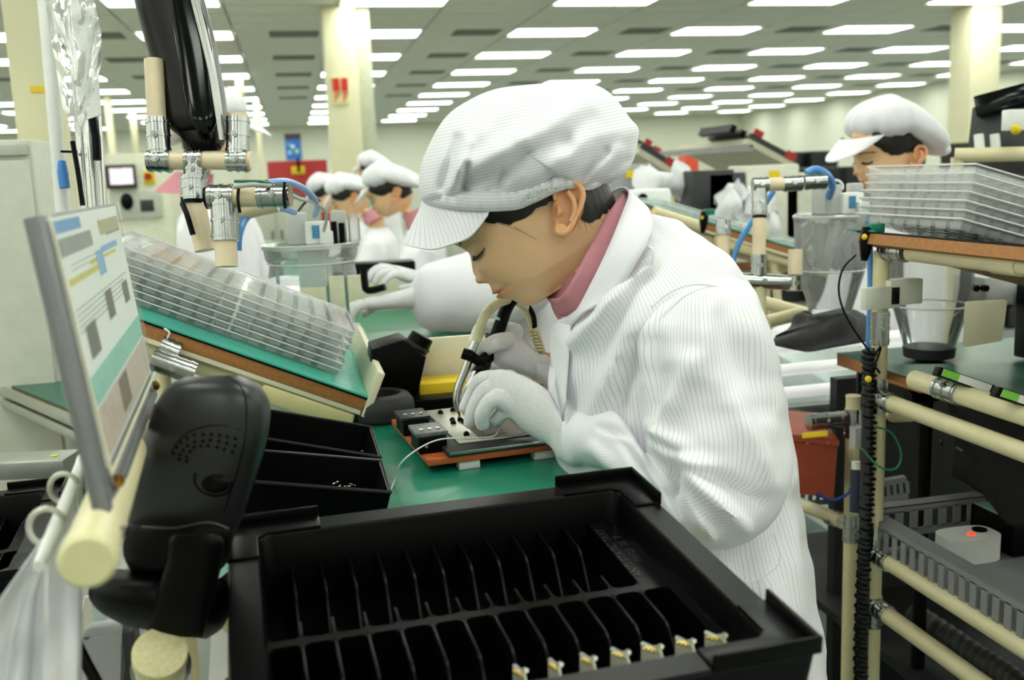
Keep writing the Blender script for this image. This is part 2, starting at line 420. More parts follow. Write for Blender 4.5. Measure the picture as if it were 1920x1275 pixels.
for a, b in (((w_, yC), (N_, TL-w_)), ((F_, yB), (N_, yC)), ((N_, w_), (TW-w_, TL-w_)), ((sx0, yB-.005), (N_, yB+.005)), ((sx0, w_), (N_, yA))):
    m.box((a[0], a[1], .001), (b[0], b[1], zp), TM)
m.build('slot_deck', TRAYB, t)['kind'] = 'stuff'
def fillet(x, y, sx, sy, r=.007):
    out = [(x, y)]
    for k in range(6): a = R(90*k/5); out.append((x+sx*(r-r*math.sin(a)), y+sy*(r-r*math.cos(a))))
    return out
mf = M()
for row, (ya, yb, n, pt) in enumerate(((yB+.005, yC, 12, pF), (yA, yB-.005, 13, pN))):
    for k in range(n):
        xa, xb = sx0+k*pt+.001, sx0+(k+1)*pt-.001
        for x, sx in ((xa, 1), (xb, -1)):
            for y, sy in ((ya, 1), (yb, -1)): mf.prism(fillet(x, y, sx, sy), TM @ T(0, 0, .002), zp-.0021)
    L_ = yb-ya
    for k in range(1, n):
        prof = [(0, .001), (0, zp-.0003), (.2*L_, zp-.0003), (.225*L_, zp-.004), (.23*L_, .001)]
        pr2 = [(.27*L_, .001)]
        for q in range(13):
            u = q/12; s_ = u*u*(3-2*u); pr2.append(((.28+.38*u)*L_, .002+(zp-.0022)*s_))
        pr2 += [(L_, zp-.0003), (L_, .001)]
        mx = TM @ Matrix(((0, 0, 1, sx0+k*pt-.0013), (1, 0, 0, ya), (0, 1, 0, 0), (0, 0, 0, 1)))
        d = M(); d.prism(prof, mx, .0026); d.prism(pr2, mx, .0026)
        d.build('slot_divider', TRAYB, t, bevel=.0009)
mf.build('slot_corner', TRAYB, t)['kind'] = 'stuff'
def text(body, name, mat, parent, mx, size, depth=.0006, font_space=1.0):
    cu = bpy.data.curves.new(name, 'FONT'); cu.body = body; cu.size = size; cu.extrude = depth; cu.resolution_u = 2; cu.space_character = font_space
    cu.align_x = 'CENTER'; cu.align_y = 'CENTER'
    o = bpy.data.objects.new(name, cu); COL.objects.link(o)
    dg = bpy.context.evaluated_depsgraph_get(); me = bpy.data.meshes.new_from_object(o.evaluated_get(dg)); bpy.data.objects.remove(o)
    me.transform(WM[parent.name].inverted() @ mx); me.materials.clear(); me.materials.append(mat); o = bpy.data.objects.new(name, me); COL.objects.link(o); o.parent = parent; WM[o.name] = WM[parent.name]
    return o
EMB = mk('raised_tray_letters', '#2c2c2f', .3, var=.1)
ym = (yB+yC)/2
text('ANTI STATIC TRAY', 'raised_lettering', EMB, t, TM @ T(F_+.0055, ym, zp) @ RZ(R(90)), .0125)
text('PBF25  35  Y', 'raised_lettering', EMB, t, TM @ T(F_+.0175, ym+.004, zp) @ RZ(R(90)), .0115)
# circuit boards standing in the near slots
BRD = mk('pale_circuit_board', '#cfd0bd', .35, metal=.3, var=.25, scale=300); GOLD = mk('gold_contact', '#cdb45a', .25, metal=1)
b0 = None
for k in range(6, 13):
    mxb = TM @ T(sx0+(k+.66)*pN, yA+.030, zp-.006)
    if b0 is None:
        b0 = thing('circuit_board', 'slim pale circuit board upright in a near slot, leftmost of the seven', 'circuit board', None, mx=mxb, group='boards in the near row of the black tray')
        m = M(); mx = mxb @ Matrix(((0, 0, 1, 0), (1, 0, 0, 0), (0, 1, 0, 0), (0, 0, 0, 1)))
        m.prism([(-.02, -.034), (.03, -.034), (.03, .010), (.018, .014), (.01, .017), (.008, .021), (.002, .025), (-.001, .029), (-.003, .023), (-.02, .008)][::1], mx, .0012)
        m.build('board', BRD, b0)
        m = M()
        for q in range(7): m.cbox((-.0006, .001+q*.0036, .0205-q*.0016+.0016*(q % 2)), (.002, .0016, .0018), mxb)
        m.build('gold_contact', GOLD, b0)['kind'] = 'stuff'
        M().tube([mxb @ V(p) for p in ((.0022, .032, .010), (.0022, .014, .016), (.0022, -.001, .026))], .0019, n=6).build('metal_edge', mk('bright_tin', '#dcdcd6', .3, metal=.5), b0)
    else:
        dup(b0, mxb @ RZ(R((k*37) % 7-3)), 'slim pale circuit board upright in a near slot, %s of the seven' % ['', 'second from left', 'third from left', 'middle one', 'third from right', 'second from right', 'rightmost'][k-6])
t = thing('tray_stand', 'cream pipe stand carrying the big black tray', 'stand', (.13, .77, 0))
for yy in (.05, TL-.05):
    a_, b_ = TM @ V((.02, yy, -.0155)), TM @ V((TW-.02, yy, -.0155)); pipe('pipe', a_, b_, .014, t)
    for p in (a_, b_): pipe('leg', (p.x, p.y, .0), (p.x, p.y, p.z-.0142), .014, t, n=12)

# ---- two black parts bins
def bin_(nlp, nrp, yn, deep, z1, h, label, th=.003, ext=.035):
    """box bin tipped a little to the right; near rim corners from the photo, depth along y"""
    nr = onz(nrp[0], nrp[1], z1); nl = ony(nlp[0], nlp[1], nr.y); ux = (nr-nl).normalized(); nl = nl-ux*ext; L = (nr-nl).length
    uz = ux.cross(V((0, 1, 0))); mx = frame(nl-uz*h, ux, uz)
    t = thing('parts_bin', label, 'bin', None, mx=mx); s = .004
    m = M()
    def q(a, z): return [V((a, a, z)), V((L-a, a, z)), V((L-a, deep-a, z)), V((a, deep-a, z))]
    m.loft([[mx @ p for p in r_] for r_ in (q(s, 0), q(0, h), q(th, h), q(s+th, .004))])
    m.build('bin_body', BLACKP, t)
    m = M().tube([mx @ V(p) for p in ((0, 0, h), (L, 0, h), (L, deep, h), (0, deep, h), (0, 0, h))], .0022, n=8); m.build('rolled_rim', mk('worn_black_rim', '#1a1a1d', .3, var=.3, spec=.3), t)
    return t, mx, L
def parts(mx, L, deep, n, label):
    m = M()
    for k in range(n):
        c = mx @ V((L*(.55+.4*random.random()), .03+random.random()*.06, .012+.022*random.random()))
        a = V((random.uniform(-1, 1), random.uniform(-1, 1), random.uniform(-.2, .5))).normalized()
        m.tube([c-a*.004, c, c+a*.005], .0008, n=5); m.cbox(c, (.003, .002, .0015))
    o = m.build('small_parts', STEEL, None); tag(o, label, 'small parts', kind='stuff')
b1, mx1, L1 = bin_((483, 904), (733, 923), None, .128, 1.056, .052, 'nearer of two black parts bins beside the green mat')
parts(mx1, L1, .128, 22, 'loose bright metal clips lying in the nearer black bin')
b2, mx2, L2 = bin_((500, 823), (714, 857), None, .155, 1.056, .052, 'farther of two black parts bins, under the tilted tray shelf')
parts(mx2, L2, .155, 16, 'loose pale metal bits lying in the farther black bin')

# ---- assembly fixture: orange board on white blocks, plates and black clamp blocks
A_ = V((.152, 1.285, 0)); ux = V((1, .10, 0)).normalized(); fx = frame((A_.x, A_.y, ZT), ux)
t = thing('assembly_fixture', 'orange-brown fixture board on white blocks carrying a dark plate and black clamps', 'fixture', None, mx=fx)
def fb(name, a, b, mat, bevel=.0008, par=None): return M().box(a, b, fx).build(name, mat, par or t, bevel=bevel)
for a, b in ((.045, .004), (.155, .004), (.05, .2), (.16, .2)): fb('white_block', (a, b, 0), (a+.03, b+.018, .012), WHITE)
fb('base_board', (0, 0, .012), (.27, .25, .021), ORG)
fb('carrier_plate', (.028, -.004, .022), (.27, .245, .0295), mk('dark_carrier_plate', '#3c3d3c', .35, metal=.5), .001)
fb('silver_edge', (.03, -.006, .0255), (.27, -.0035, .029), STEEL, .0004)
pl = fb('cover_plate', (.052, .028, .0297), (.2, .235, .0325), mk('pale_metal_cover', '#d3d2c2', .3, metal=.45, var=.06), .001)
fb('dark_window', (.085, .03, .0326), (.26, .14, .0331), mk('dark_gloss_window', '#4a4b46', .18, metal=.4), 0)
fb('clear_label', (.098, .045, .0332), (.128, .072, .0336), clear('tape_piece', haze=.25), 0)
for (a, b, h) in ((-.004, .03, .050), (-.004, .135, .048)):
    bl = fb('clamp_block', (a, b, .021), (a+.04, b+.055, h-.006), BLACKP, .0015)
    fb('clamp_cap', (a-.002, b+.004, h-.006), (a+.043, b+.06, h), mk('worn_grey_cap' if b < .1 else 'worn_black_cap', '#6c6e70' if b < .1 else '#1c1d1f', .4, var=.3, scale=90), .001, bl)
    m = M()
    for q in range(3): m.cyl(fx @ V((a+.008+.012*q, b+.02, h)), fx @ V((a+.008+.012*q, b+.02, h+.002)), .003, n=10)
    m.cyl(fx @ V((a+.01, b-.001, .032)), fx @ V((a+.01, b+.002, .032)), .0025, n=8)
    m.build('screw', STEEL, bl)
sp = [(.07, .205), (.092, .212), (.075, .15), (.086, .145), (.094, .138), (.072, .133), (.088, .13), (.072, .06), (.064, .216)]
for k, (a, b) in enumerate(sp[:8]):
    m = M(); m.cbox(fx @ V((a, b, .0345)), (.008, .006, .004), None); m.cyl(fx @ V((a, b, .0365)), fx @ V((a, b, .0385)), .0025, n=8)
    o = m.build('screw_pad', BLACKP, None, bevel=.0006)
    tag(o, ['black rubber pad at the far-left corner of the pale plate', 'black pad beside the iron tip on the pale plate', 'black pad, farthest of the cluster by the fingertips', 'black pad, left one of the cluster by the fingertips', 'black pad touching the fingertips', 'black pad, nearest-left of the cluster by the fingertips', 'black pad, nearest-right of the cluster by the fingertips', 'lone black pad near the front edge of the pale plate'][k], 'pad', 'black pads loose on the plate')
# thin white wire
wire = [onz(700, 965, 1.001), onz(722, 945, 1.003), P(738, 905, 1.3), P(752, 868, 1.29), P(790, 838, 1.30), P(830, 823, 1.33), P(880, 822, 1.36), P(925, 818, 1.385), P(938, 800, 1.40)]

tag(M().tube(wire, .0011, n=6, sub=6).build('thin_wire', WHITE, None), 'thin white wire curling from the fixture over the green mat', 'wire')

# ---- things at the back of the bench
o = M().box((.19, 1.80, ZT), (.335, 1.812, 1.103)).build('backboard', BEIGEW, None, bevel=.0015); tag(o, 'low pale board standing at the back edge of the near bench', 'board')
q0 = onz(782, 733, 1.0); 
o = M().box((.13, 1.655, ZT), (.42, 1.70, 1.02)).build('black_rail', BLACKP, None, bevel=.002); tag(o, 'flat black bar lying behind the fixture', 'bar')
o = M().box((.195, 1.715, ZT), (.33, 1.785, 1.035), T(0, 0, 0)).build('sponge', YEL, None, bevel=.003); tag(o, 'yellow sponge block in front of the pale backboard', 'sponge')
c = onz(727, 775, 1.0); c = V((.118, 1.63, 1.0))
t = thing('tip_cleaner', 'round black dish with a dark hollow, left of the fixture', 'dish', c)
M().lathe(c, [(.05, 0), (.056, .006), (.058, .02), (.056, .032), (.049, .042), (.038, .046), (.033, .043), (.031, .02), (.028, .01)]).build('dish_body', mk('dark_rubber', '#222224', .6, var=.2), t)
# black nozzle box
t = thing('nozzle_box', 'black box with a stubby tilted nozzle, beside the round dish', 'box', (.13, 1.78, 1.0))
mx = Matrix(((1, 0, 0, .06), (0, 0, 1, 1.72), (0, 1, 0, 1.0), (0, 0, 0, 1)))
base = [onY_ for onY_ in ()]
pts = [(690, 735), (697, 655), (758, 637), (799, 670), (778, 735)]
poly = []
for (a, b) in pts:
    p = ony(a, b, 1.70); poly.append((p.x, p.z))
poly[0] = (poly[0][0], 1.001); poly[-1] = (poly[-1][0], 1.001)
M().prism(poly[::-1], Matrix(((1, 0, 0, 0), (0, 0, 1, 1.70), (0, 1, 0, 0), (0, 0, 0, 1))), .09).build('box_body', BLACKP, t, bevel=.002)
na = ony(778, 655, 1.74); nb = ony(795, 625, 1.74)
dd = (nb-na).normalized()
nbod = M().cyl(na-dd*.01, na+dd*.028, .0235, .021, n=22).build('nozzle', BLACKP, t)
M().cyl(na+dd*.005, na+dd*.011, .0245, n=22).cyl(na+dd*.026, na+dd*.029, .018, n=22).build('nozzle_ring', DARKG, nbod)
M().cyl(na-dd*.018, na-dd*.002, .027, .025, n=24).build('nozzle_collar', BLACKP, t)

# ================================================================ tilted shelf with clear trays (left)
yN, yF = 1.585, 2.12
a, b = ony(272, 600, yN), ony(690, 745, yN)            # top of near edge
ux = (b-a).normalized(); L = (b-a).length
sh = frame(a, ux, (-ux.z, 0, ux.x))                   # local x runs down the slope, y away, z up
ext = .09
t = thing('tilted_shelf', 'tilted chipboard shelf with a teal mat and pale end lip, left of the bench', 'shelf', None, mx=sh)
def sb(name, a_, b_, mat, bevel=.0008, par=None): return M().box(a_, b_, sh).build(name, mat, par or t, bevel=bevel)
sb('shelf_board', (-ext, 0, -.0245), (L, yF-yN, -.004), PLYW)
sb('edge_gasket', (-ext, -.002, -.0045), (L, yF-yN, -.0015), BLACKP, 0)
sb('teal_mat', (-ext, -.001, -.0015), (L, yF-yN, .0012), TEAL, 0)
sb('end_lip', (L, -.004, -.033), (L+.012, yF-yN, .046), BEIGEW, .0015)
sb('lower_lip', (-ext, .001, -.033), (L, .04, -.0246), BEIGEW, .001)
# cream pipes carrying the shelf
for yy in (.035, .45):
    o = pipe('support_pipe', sh @ V((-ext, yy, -.048)), sh @ V((L-.015, yy, -.048)), .0145, t)
    M().cyl(sh @ V((L*.5, yy, -.048)), sh @ V((L*.62, yy, -.048)), .0175).build('pipe_clip', CREAM, o)
sb('support_block', (L*.55, .0, -.064), (L*.98, .05, -.034), mk('waxy_cream_plastic', '#cfc491', .35), .006)
lg = sh @ V((-.02, .06, -.05)); pipe('leg', (lg.x, lg.y, .0), (lg.x, lg.y, lg.z), .014, t)
lg = sh @ V((-.02, .42, -.05)); pipe('leg', (lg.x, lg.y, .0), (lg.x, lg.y, lg.z), .014, t)
sleeve(ony(285, 672, yN-.02), ony(365, 700, yN-.02), t); sleeve(ony(300, 650, yN), ony(335, 664, yN), t)
# small chip of glue on edge
o = M().tube([ony(308, 616, yN-.004), ony(318, 624, yN-.006), ony(312, 636, yN-.004)], .0018, n=6, sub=3).build('glue_drip', WHITE, t)
# clear trays: each with a rim, a pocket grid
TP = .0118
# pocket trays
def clear_tray(mx, Lx, Ly, nx, ny, label, group, h=.012, mat=None):
    t = thing('clear_tray', label, 'tray', None, mx=mx, group=group); mat = mat or CLEAR2
    m = M(); s = .004
    def q(a, z): return [mx @ V(p) for p in ((a, a, z), (Lx-a, a, z), (Lx-a, Ly-a, z), (a, Ly-a, z))]
    m.loft([q(0, h), q(.001, h-.0012), q(s, h-.0025), q(s+.002, .001)], caps=False)
    dx, dy = (Lx-.03)/nx, (Ly-.03)/ny
    m.add([mx @ V(p) for p in ((s, s, h-.003), (Lx-s, s, h-.003), (Lx-s, Ly-s, h-.003), (s, Ly-s, h-.003))], [(0, 1, 2, 3)])
    m.build('tray_sheet', mat, t, smooth=0)
    m = M()
    for i in range(nx):
        for j in range(ny):
            x, y = .015+i*dx, .015+j*dy; g = .0045
            a4 = [(x+g, y+g), (x+dx-g, y+g), (x+dx-g, y+dy-g), (x+g, y+dy-g)]
            top = [mx @ V((p[0], p[1], h-.002)) for p in a4]; ins = [mx @ V((p[0]+(.002 if q_ in (0, 3) else -.002), p[1]+(.002 if q_ < 2 else -.002), .0005)) for q_, p in enumerate(a4)]
            m.add(top+ins, [(0, 1, 5, 4), (1, 2, 6, 5), (2, 3, 7, 6), (3, 0, 4, 7), (4, 5, 6, 7)])
    m.build('pocket', POCK, t, smooth=0)['kind'] = 'stuff'
    m = M().tube(q(.0005, h)+[q(.0005, h)[0]], .0014, n=5); m.build('rim_bead', clear('rim_highlight_plastic', haze=.75, rough=.1), t)
    return t
tl0, tr0 = ony(240, 519, yN+.03), ony(668, 643, yN+.03)
iv = sh.inverted(); xa = (iv @ tl0).x-.06; xb = (iv @ tr0).x
ct = None; words = ['lowest', 'second', 'third', 'fourth', 'fifth', 'sixth', 'topmost']
for k in range(7):
    mx = sh @ T(xa+.003*math.sin(k*2.1), .085-.0, .0014+k*TP)
    lab = 'clear plastic pocket tray, %s in the stack on the teal shelf' % (words[k] if k else 'lowest')
    if ct is None: ct = clear_tray(mx, xb-xa, .3, 13, 7, lab, 'clear trays stacked on the teal shelf')
    else: dup(ct, mx, lab)

# ================================================================ scanner on its cradle
t = thing('barcode_scanner', 'black handheld barcode scanner resting head-up in its cradle', 'scanner', (-.09, .83, 1.1))
m = M()
pxloft(m, [(352, 706, 448, 703, .86, .014), (322, 722, 482, 722, .86, .026), (300, 755, 503, 757, .86, .032), (280, 810, 500, 812, .86, .034), (262, 860, 487, 862, .86, .033),
           (250, 910, 470, 915, .86, .03), (244, 950, 455, 960, .86, .027), (245, 985, 440, 998, .86, .024), (252, 1010, 432, 1020, .86, .02)], n=40, ex=2.7)
body = m.build('scanner_body', mk('scanner_plastic', '#202022', .33, var=.12, bump=.1, bscale=900), t, smooth=60)
D_ = .815
def sfd(px, py):        # front face distance of scanner
    return .8255
m = M()
def hit(o, px, py, off=0):
    """world point where the camera ray meets the mesh o"""
    Wi = WM[o.name].inverted(); r = ray(px, py).normalized(); ok, loc, nn, _ = o.ray_cast(Wi @ CAM, Wi.to_3x3() @ r)
    return (WM[o.name] @ loc if ok else P(px, py, .83))-r*off
dots = [(885, 160), (925, 157), (963, 155), (1000, 160), (1037, 167), (1073, 175), (852, 173), (887, 190), (925, 187), (957, 183), (997, 188), (1033, 197), (1072, 207), (823, 193), (853, 208), (884, 215), (915, 210), (948, 208), (990, 215), (1022, 225), (1060, 237), (805, 215), (835, 228), (867, 235), (790, 243), (820, 250), (850, 258), (817, 270), (850, 280)]
bpy.context.view_layer.update()
for (x, y) in dots: m.sph(hit(body, x/2.43, 750+y/2.43), .0017, 10, 6)
m.build('grip_dot', BLACKP, body)['kind'] = 'stuff'
cc = hit(body, 404, 906); M().sph(cc, (.0125, .0085, .0045), 20, 12, mx=m3.to_4x4()).build('button', BLACKP, body)
for pts_, r_, nm_ in (([(366, 886), (365, 905), (378, 922), (404, 930), (430, 922), (436, 903)], .0011, 'button_seam'), ([(424, 706), (450, 722), (462, 760), (458, 830), (440, 900), (420, 960)], .0006, 'shell_seam'), ([(320, 850), (335, 825), (365, 805), (410, 797), (452, 806)], .0006, 'shell_seam')):
    M().tube([hit(body, x, y) for x, y in pts_], r_, n=6, sub=5).build(nm_, BLACKP, body)
t = thing('scanner_cradle', 'black scanner stand with a curved holder and round dish base', 'stand', (-.12, .8, 1.02))
m = M(); pxloft(m, [(248, 982, 430, 990, .85, .03), (240, 1000, 432, 1010, .85, .032), (238, 1040, 425, 1050, .85, .032), (250, 1070, 400, 1078, .85, .028)], n=36, ex=2.6); m.build('holder', BLACKP, t, smooth=60)
m = M(); pxloft(m, [(330, 1000, 400, 996, .815, .008), (318, 1012, 418, 1012, .815, .012), (315, 1050, 415, 1050, .817, .013), (300, 1100, 405, 1100, .82, .014), (285, 1150, 390, 1150, .825, .013), (275, 1192, 380, 1196, .83, .008)], n=28, ex=2.6)
m.build('arm', BLACKP, t, smooth=60)
m = M(); pxloft(m, [(215, 1066, 395, 1080, .87, .03), (188, 1082, 418, 1100, .87, .052), (178, 1108, 425, 1128, .87, .06), (182, 1130, 424, 1152, .87, .06), (200, 1152, 412, 1178, .87, .05), (240, 1175, 385, 1198, .87, .03)], n=36, ex=2.2)
m.build('base_dish', BLACKP, t, smooth=60)
M().tube([P(265, 988, .822), P(330, 990, .818), P(390, 980, .818), P(428, 992, .822)], .0012, n=6, sub=4).build('holder_rim', DARKG, t)
# pipe that carries the cradle and its metal joint
t = thing('pipe_stand', 'cream capped pipe stub rising under the scanner stand', 'pipe', (-.13, .79, .6))
M().cyl(P(300, 1232, .82), P(306, 1330, .99), .021).build('pipe', CREAM, t); 
M().cyl(P(300, 1222, .81), P(300, 1236, .82), .0222, n=28).build('end_cap', mk('speckled_cap', '#d8cfa0', .6, var=.12, scale=300), t, bevel=.001)
M().cyl(P(302, 1250, .86), P(310, 1340, .98), .0255, n=24).build('metal_joint', CHROME, t)
sleeve(P(400, 1092, .93), P(428, 1130, .93), t, r=.02)

# ================================================================ guide panel on a fat cream pipe
c4 = [P(200, 988, .60), P(292, 742, .95), P(215, 381, .98), P(60, 407, .655)]
n_ = (c4[1]-c4[0]).cross(c4[3]-c4[0]).normalized(); v_ = ray(215, 381); c4[2] = CAM+v_*((c4[0]-CAM).dot(n_)/v_.dot(n_))
if n_.dot(c4[0]-CAM) > 0: n_ = -n_
t = thing('guide_panel', 'grey framed instruction panel with a plastic sleeve, at the left edge', 'instruction panel', c4[0])
def bil(u, v, off=0): return (c4[0]*(1-u)+c4[1]*u)*(1-v)+(c4[3]*(1-u)+c4[2]*u)*v+n_*off
def quad(u0, v0, u1, v1, off): return [bil(u0, v0, off), bil(u1, v0, off), bil(u1, v1, off), bil(u0, v1, off)]
M().slab(quad(0, 0, 1, 1, -.006), n_*.006).build('back_plate', GREYP, t, bevel=.0008)
EDG = mk('grey_panel_edge', '#6e7073', .5, var=.08)
m = M(); m.slab(quad(0, 0, .045, 1, -.006), n_*.0095); m.slab(quad(0, 0, 1, .045, 0), n_*.002); m.build('frame_strip', EDG, t, bevel=.0006)
sheet = M().slab(quad(.1, .12, .97, .985, .0006), n_*.0008).build('instruction_sheet', PAPER, t, smooth=0)
def pr(cells, name, col, off=.0017, rough=.6):
    m = M()
    for (u0, v0, u1, v1) in cells: m.add(quad(u0, v0, u1, v1, off), [(0, 1, 2, 3)])
    m.build(name, mk(name+'_ink', col, rough, var=.12, scale=60), sheet, smooth=0)
pr([(.12, .92, .4, .97), (.62, .915, .95, .93)], 'blue_header', '#4f93cf')
pr([(.13, .83, .5, .9), (.7, .85, .95, .91)], 'grey_photo', '#8f9492')
pr([(.62, .86, .95, .93)], 'cream_photo', '#bdb48c', .0019)
pr([(.12, .3, .96, .40)], 'teal_band', '#8ccabb')
pr([(.2, .44, .32, .56), (.5, .5, .6, .62), (.78, .5, .88, .6)], 'dark_photo', '#57554c')
pr([(.42, .16, .56, .28)], 'brown_photo', '#6b5a3c')
pr([(.12, .13, .96, .29)], 'pink_panel', '#cdb7a8', .0015)
pr([(.15, .72, .55, .745), (.4, .755, .8, .77)], 'yellow_strip', '#d8c84e')
pr([(.15+.0, .63-.02*k, .15+.75-.07*(k % 3), .634-.02*k) for k in range(5)]+[(.2, .79-.02*k, .6, .793-.02*k) for k in range(2)], 'text_line', '#6a6c6c', .0016)
pr([(.5, .69, .6, .80), (.58, .78, .85, .81)], 'blue_hose_photo', '#7fb0e0', .0018)
M().slab(quad(.075, .1, 1.0, 1.0, .0035), n_*.0004).build('clear_sleeve', clear('panel_sleeve', haze=.05, rough=.2, gl=.1), t, smooth=0)
M().tube([bil(.085, .105, .004), bil(.085, .99, .004)], .0013, n=6).tube([bil(.085, .105, .004), bil(.99, .105, .004)], .0013, n=6).build('sleeve_bead', mk('yellowed_bead', '#d8d2b8', .4), t)
for u in (.12, .93):
    m = M(); c = bil(u, .065, .003); m.cyl(c, c+n_*.004, .005, n=6); m.cyl(c, c+n_*.0055, .0028, n=10); m.build('brass_screw', mk('brass', '#a87c3a', .3, metal=1), t)
t = thing('capped_pipe', 'thick cream pipe with a round white end cap, lower left', 'pipe', (-.17, .75, 1.1))
a_ = P(165, 1048, .56); b_ = P(238, 845, .82); ax_ = (b_-a_).normalized()
M().cyl(a_+ax_*.008, b_, .0155, n=28).build('pipe', CREAM, t)
cp = M(); cp.lathe(a_, [(.001, -.006), (.0135, -.006), (.0162, -.003), (.0165, .004), (.0165, .012), (.0158, .012)], ax=ax_, n=36); cp.build('end_cap', mk('pale_cap', '#ded9a8', .4), t)
c = P(228, 998, .60); M().cyl(c, c+V((.004, -.002, 0)), .004, n=8).build('screw', CHROME, t)

# white bag hanging from a rod with rings
t = thing('hanging_bag', 'white plastic bag hanging from a white strip, lower left corner', 'bag', P(80, 1150, .62))
BAGM = mk('white_bag_film', '#f6f7fc', .35, var=.05, scale=40, coat=.2)
m = M(); ra, rb = P(150, 868, .86), P(90, 1010, .62)
M().tube([P(152, 858, .9), P(146, 885, .86), P(108, 985, .70), P(72, 1062, .63)], [.0035, .005, .006, .004], n=12, sub=4).build('header_strip', WHITE, t)
rows = []
for i in range(26):
    s = i/25; 
    topL = (141-s*0, 900); 
    row = []
    for j in range(30):
        u = j/29
        tx, ty = 138-150*u, 925+215*u
        bx, by = 146-330*u, 1340+40*u
        px = tx+(bx-tx)*s+ (10*math.sin(s*3.1) if u < .2 else 0); py = ty+(by-ty)*s
        d = .77-.2*u-.04*s+.016*math.sin(u*15+s*2)*min(1, s*3)+.009*math.sin(u*37+s*4)*min(1, s*2)+.004*noise.noise(V((u*6, s*5, 1)))
        row.append(P(px, py, d))
    rows.append(row)
m.loft(rows, closed=False, caps=False)
o = m.build('bag_film', BAGM, t, smooth=180)
sm = o.modifiers.new('thick', 'SOLIDIFY'); sm.thickness = .0008
for (cx, cy, d, r_, w0) in ((120, 915, .80, 27, 0), (88, 988, .70, 34, 0)):
    pts = [P(cx+r_*math.cos(a), cy+r_*1.05*math.sin(a), d-.015*math.cos(a)) for a in [R(q) for q in range(-50, 250, 15)]]
    pts = [P(cx+r_*math.cos(R(q)), cy+r_*math.sin(R(q)), d+.012*math.sin(R(q*1.0))) for q in range(110, 340, 12)]
    M().tube(pts, .0022, n=10).build('binder_ring', mk('pearl_ring', '#d8d5c8', .25, metal=.3), t)
tag(M().tube([P(135, 1190, .85), P(165, 1250, .85), P(210, 1330, .85)], .005, n=12, sub=4).build('black_cable', BLACKP, None), 'black cable running down beside the white bag', 'cable')

# ================================================================ black monitor seen edge-on, on a pipe frame
t = thing('edge_on_monitor', 'glossy black monitor seen edge-on, clamped to pipes at top left', 'monitor', P(350, 200, 1.2))
m = M(); pxloft(m, [(248, -90, 350, -90, 1.47, .05), (262, 0, 376, 0, 1.47, .05), (283, 80, 397, 80, 1.47, .05), (303, 150, 410, 150, 1.47, .05), (312, 200, 418, 200, 1.47, .048), (322, 235, 420, 228, 1.47, .045), (345, 258, 420, 250, 1.47, .03)], n=36, ex=3.5)
bd = m.build('back_shell', mk('dark_shell', '#1a1816', .3, var=.2, spec=.3), t, smooth=60)
m = M(); pxloft(m, [(302, -90, 352, -90, 1.405, .012), (318, 0, 375, 0, 1.405, .012), (330, 80, 396, 80, 1.405, .012), (342, 160, 405, 160, 1.405, .012), (350, 205, 408, 205, 1.405, .012), (362, 235, 405, 232, 1.405, .011), (378, 250, 398, 248, 1.405, .005)], n=28, ex=2.6)
m.build('glossy_bezel', GLOSSB, bd, smooth=60)
m = M(); pxloft(m, [(340, -90, 352, -90, 1.40, .010), (354, -20, 368, -20, 1.40, .010), (374, 60, 388, 60, 1.40, .010), (391, 130, 403, 130, 1.40, .010), (403, 200, 414, 200, 1.40, .010), (413, 262, 422, 262, 1.40, .01)], n=16, ex=3)
m.build('silver_trim', SILV, t, smooth=60)
for k in range(8): M().tube([P(352+k*8, 262+k*1.2, 1.405), P(364+k*7, 284-k*.8, 1.41)], .0016, n=6).build('vent_rib', BLACKP, bd)
m = M(); pxloft(m, [(336, 246, 420, 240, 1.46, .04), (355, 272, 418, 266, 1.45, .035), (372, 290, 408, 286, 1.44, .02)], n=20, ex=3); m.build('vent_base', BLACKP, bd)
t = thing('monitor_stand', 'cream pipe frame with metal joints holding the black monitor', 'stand', P(370, 320, 1.45))
D0 = 1.42
def pp(name, a, b, r=.0140, d=D0, mat=CREAM2): return pipe(name, P(a[0], a[1], d), P(b[0], b[1], d), r, t, mat)
pp('pipe', (288, 112), (294, 225), .0135); sleeve(P(295, 222, D0), P(300, 290, D0), t, .0165)
sleeve(P(446, 220, D0), P(446, 290, D0), t, .0165); pp('pipe', (446, 216), (446, 224))
M().cyl(P(446, 214, D0), P(446, 220, D0), .015, n=20).build('end_cap', CREAM2, t)
pp('pipe', (286, 301), (472, 301), .0138); sleeve(P(279, 301, D0), P(321, 302, D0), t, .0165); sleeve(P(427, 301, D0), P(466, 301, D0), t, .0165); sleeve(P(350, 302, D0), P(382, 302, D0), t, .0165)
sleeve(P(366, 302, D0), P(366, 335, D0), t, .0165)
sleeve(P(362, 330, D0), P(364, 375, D0), t, .0185)
pp('pipe', (365, 375), (384, 470), .0145, D0); 
M().cyl(P(362, 372, D0), P(362, 382, D0), .0175, n=20).build('cable_tie', BLACKP, t)
M().tube([P(342, 382, 1.4), P(350, 400, 1.39), P(362, 440, 1.39)], .004, n=8).build('cable_tie', BLACKP, t)
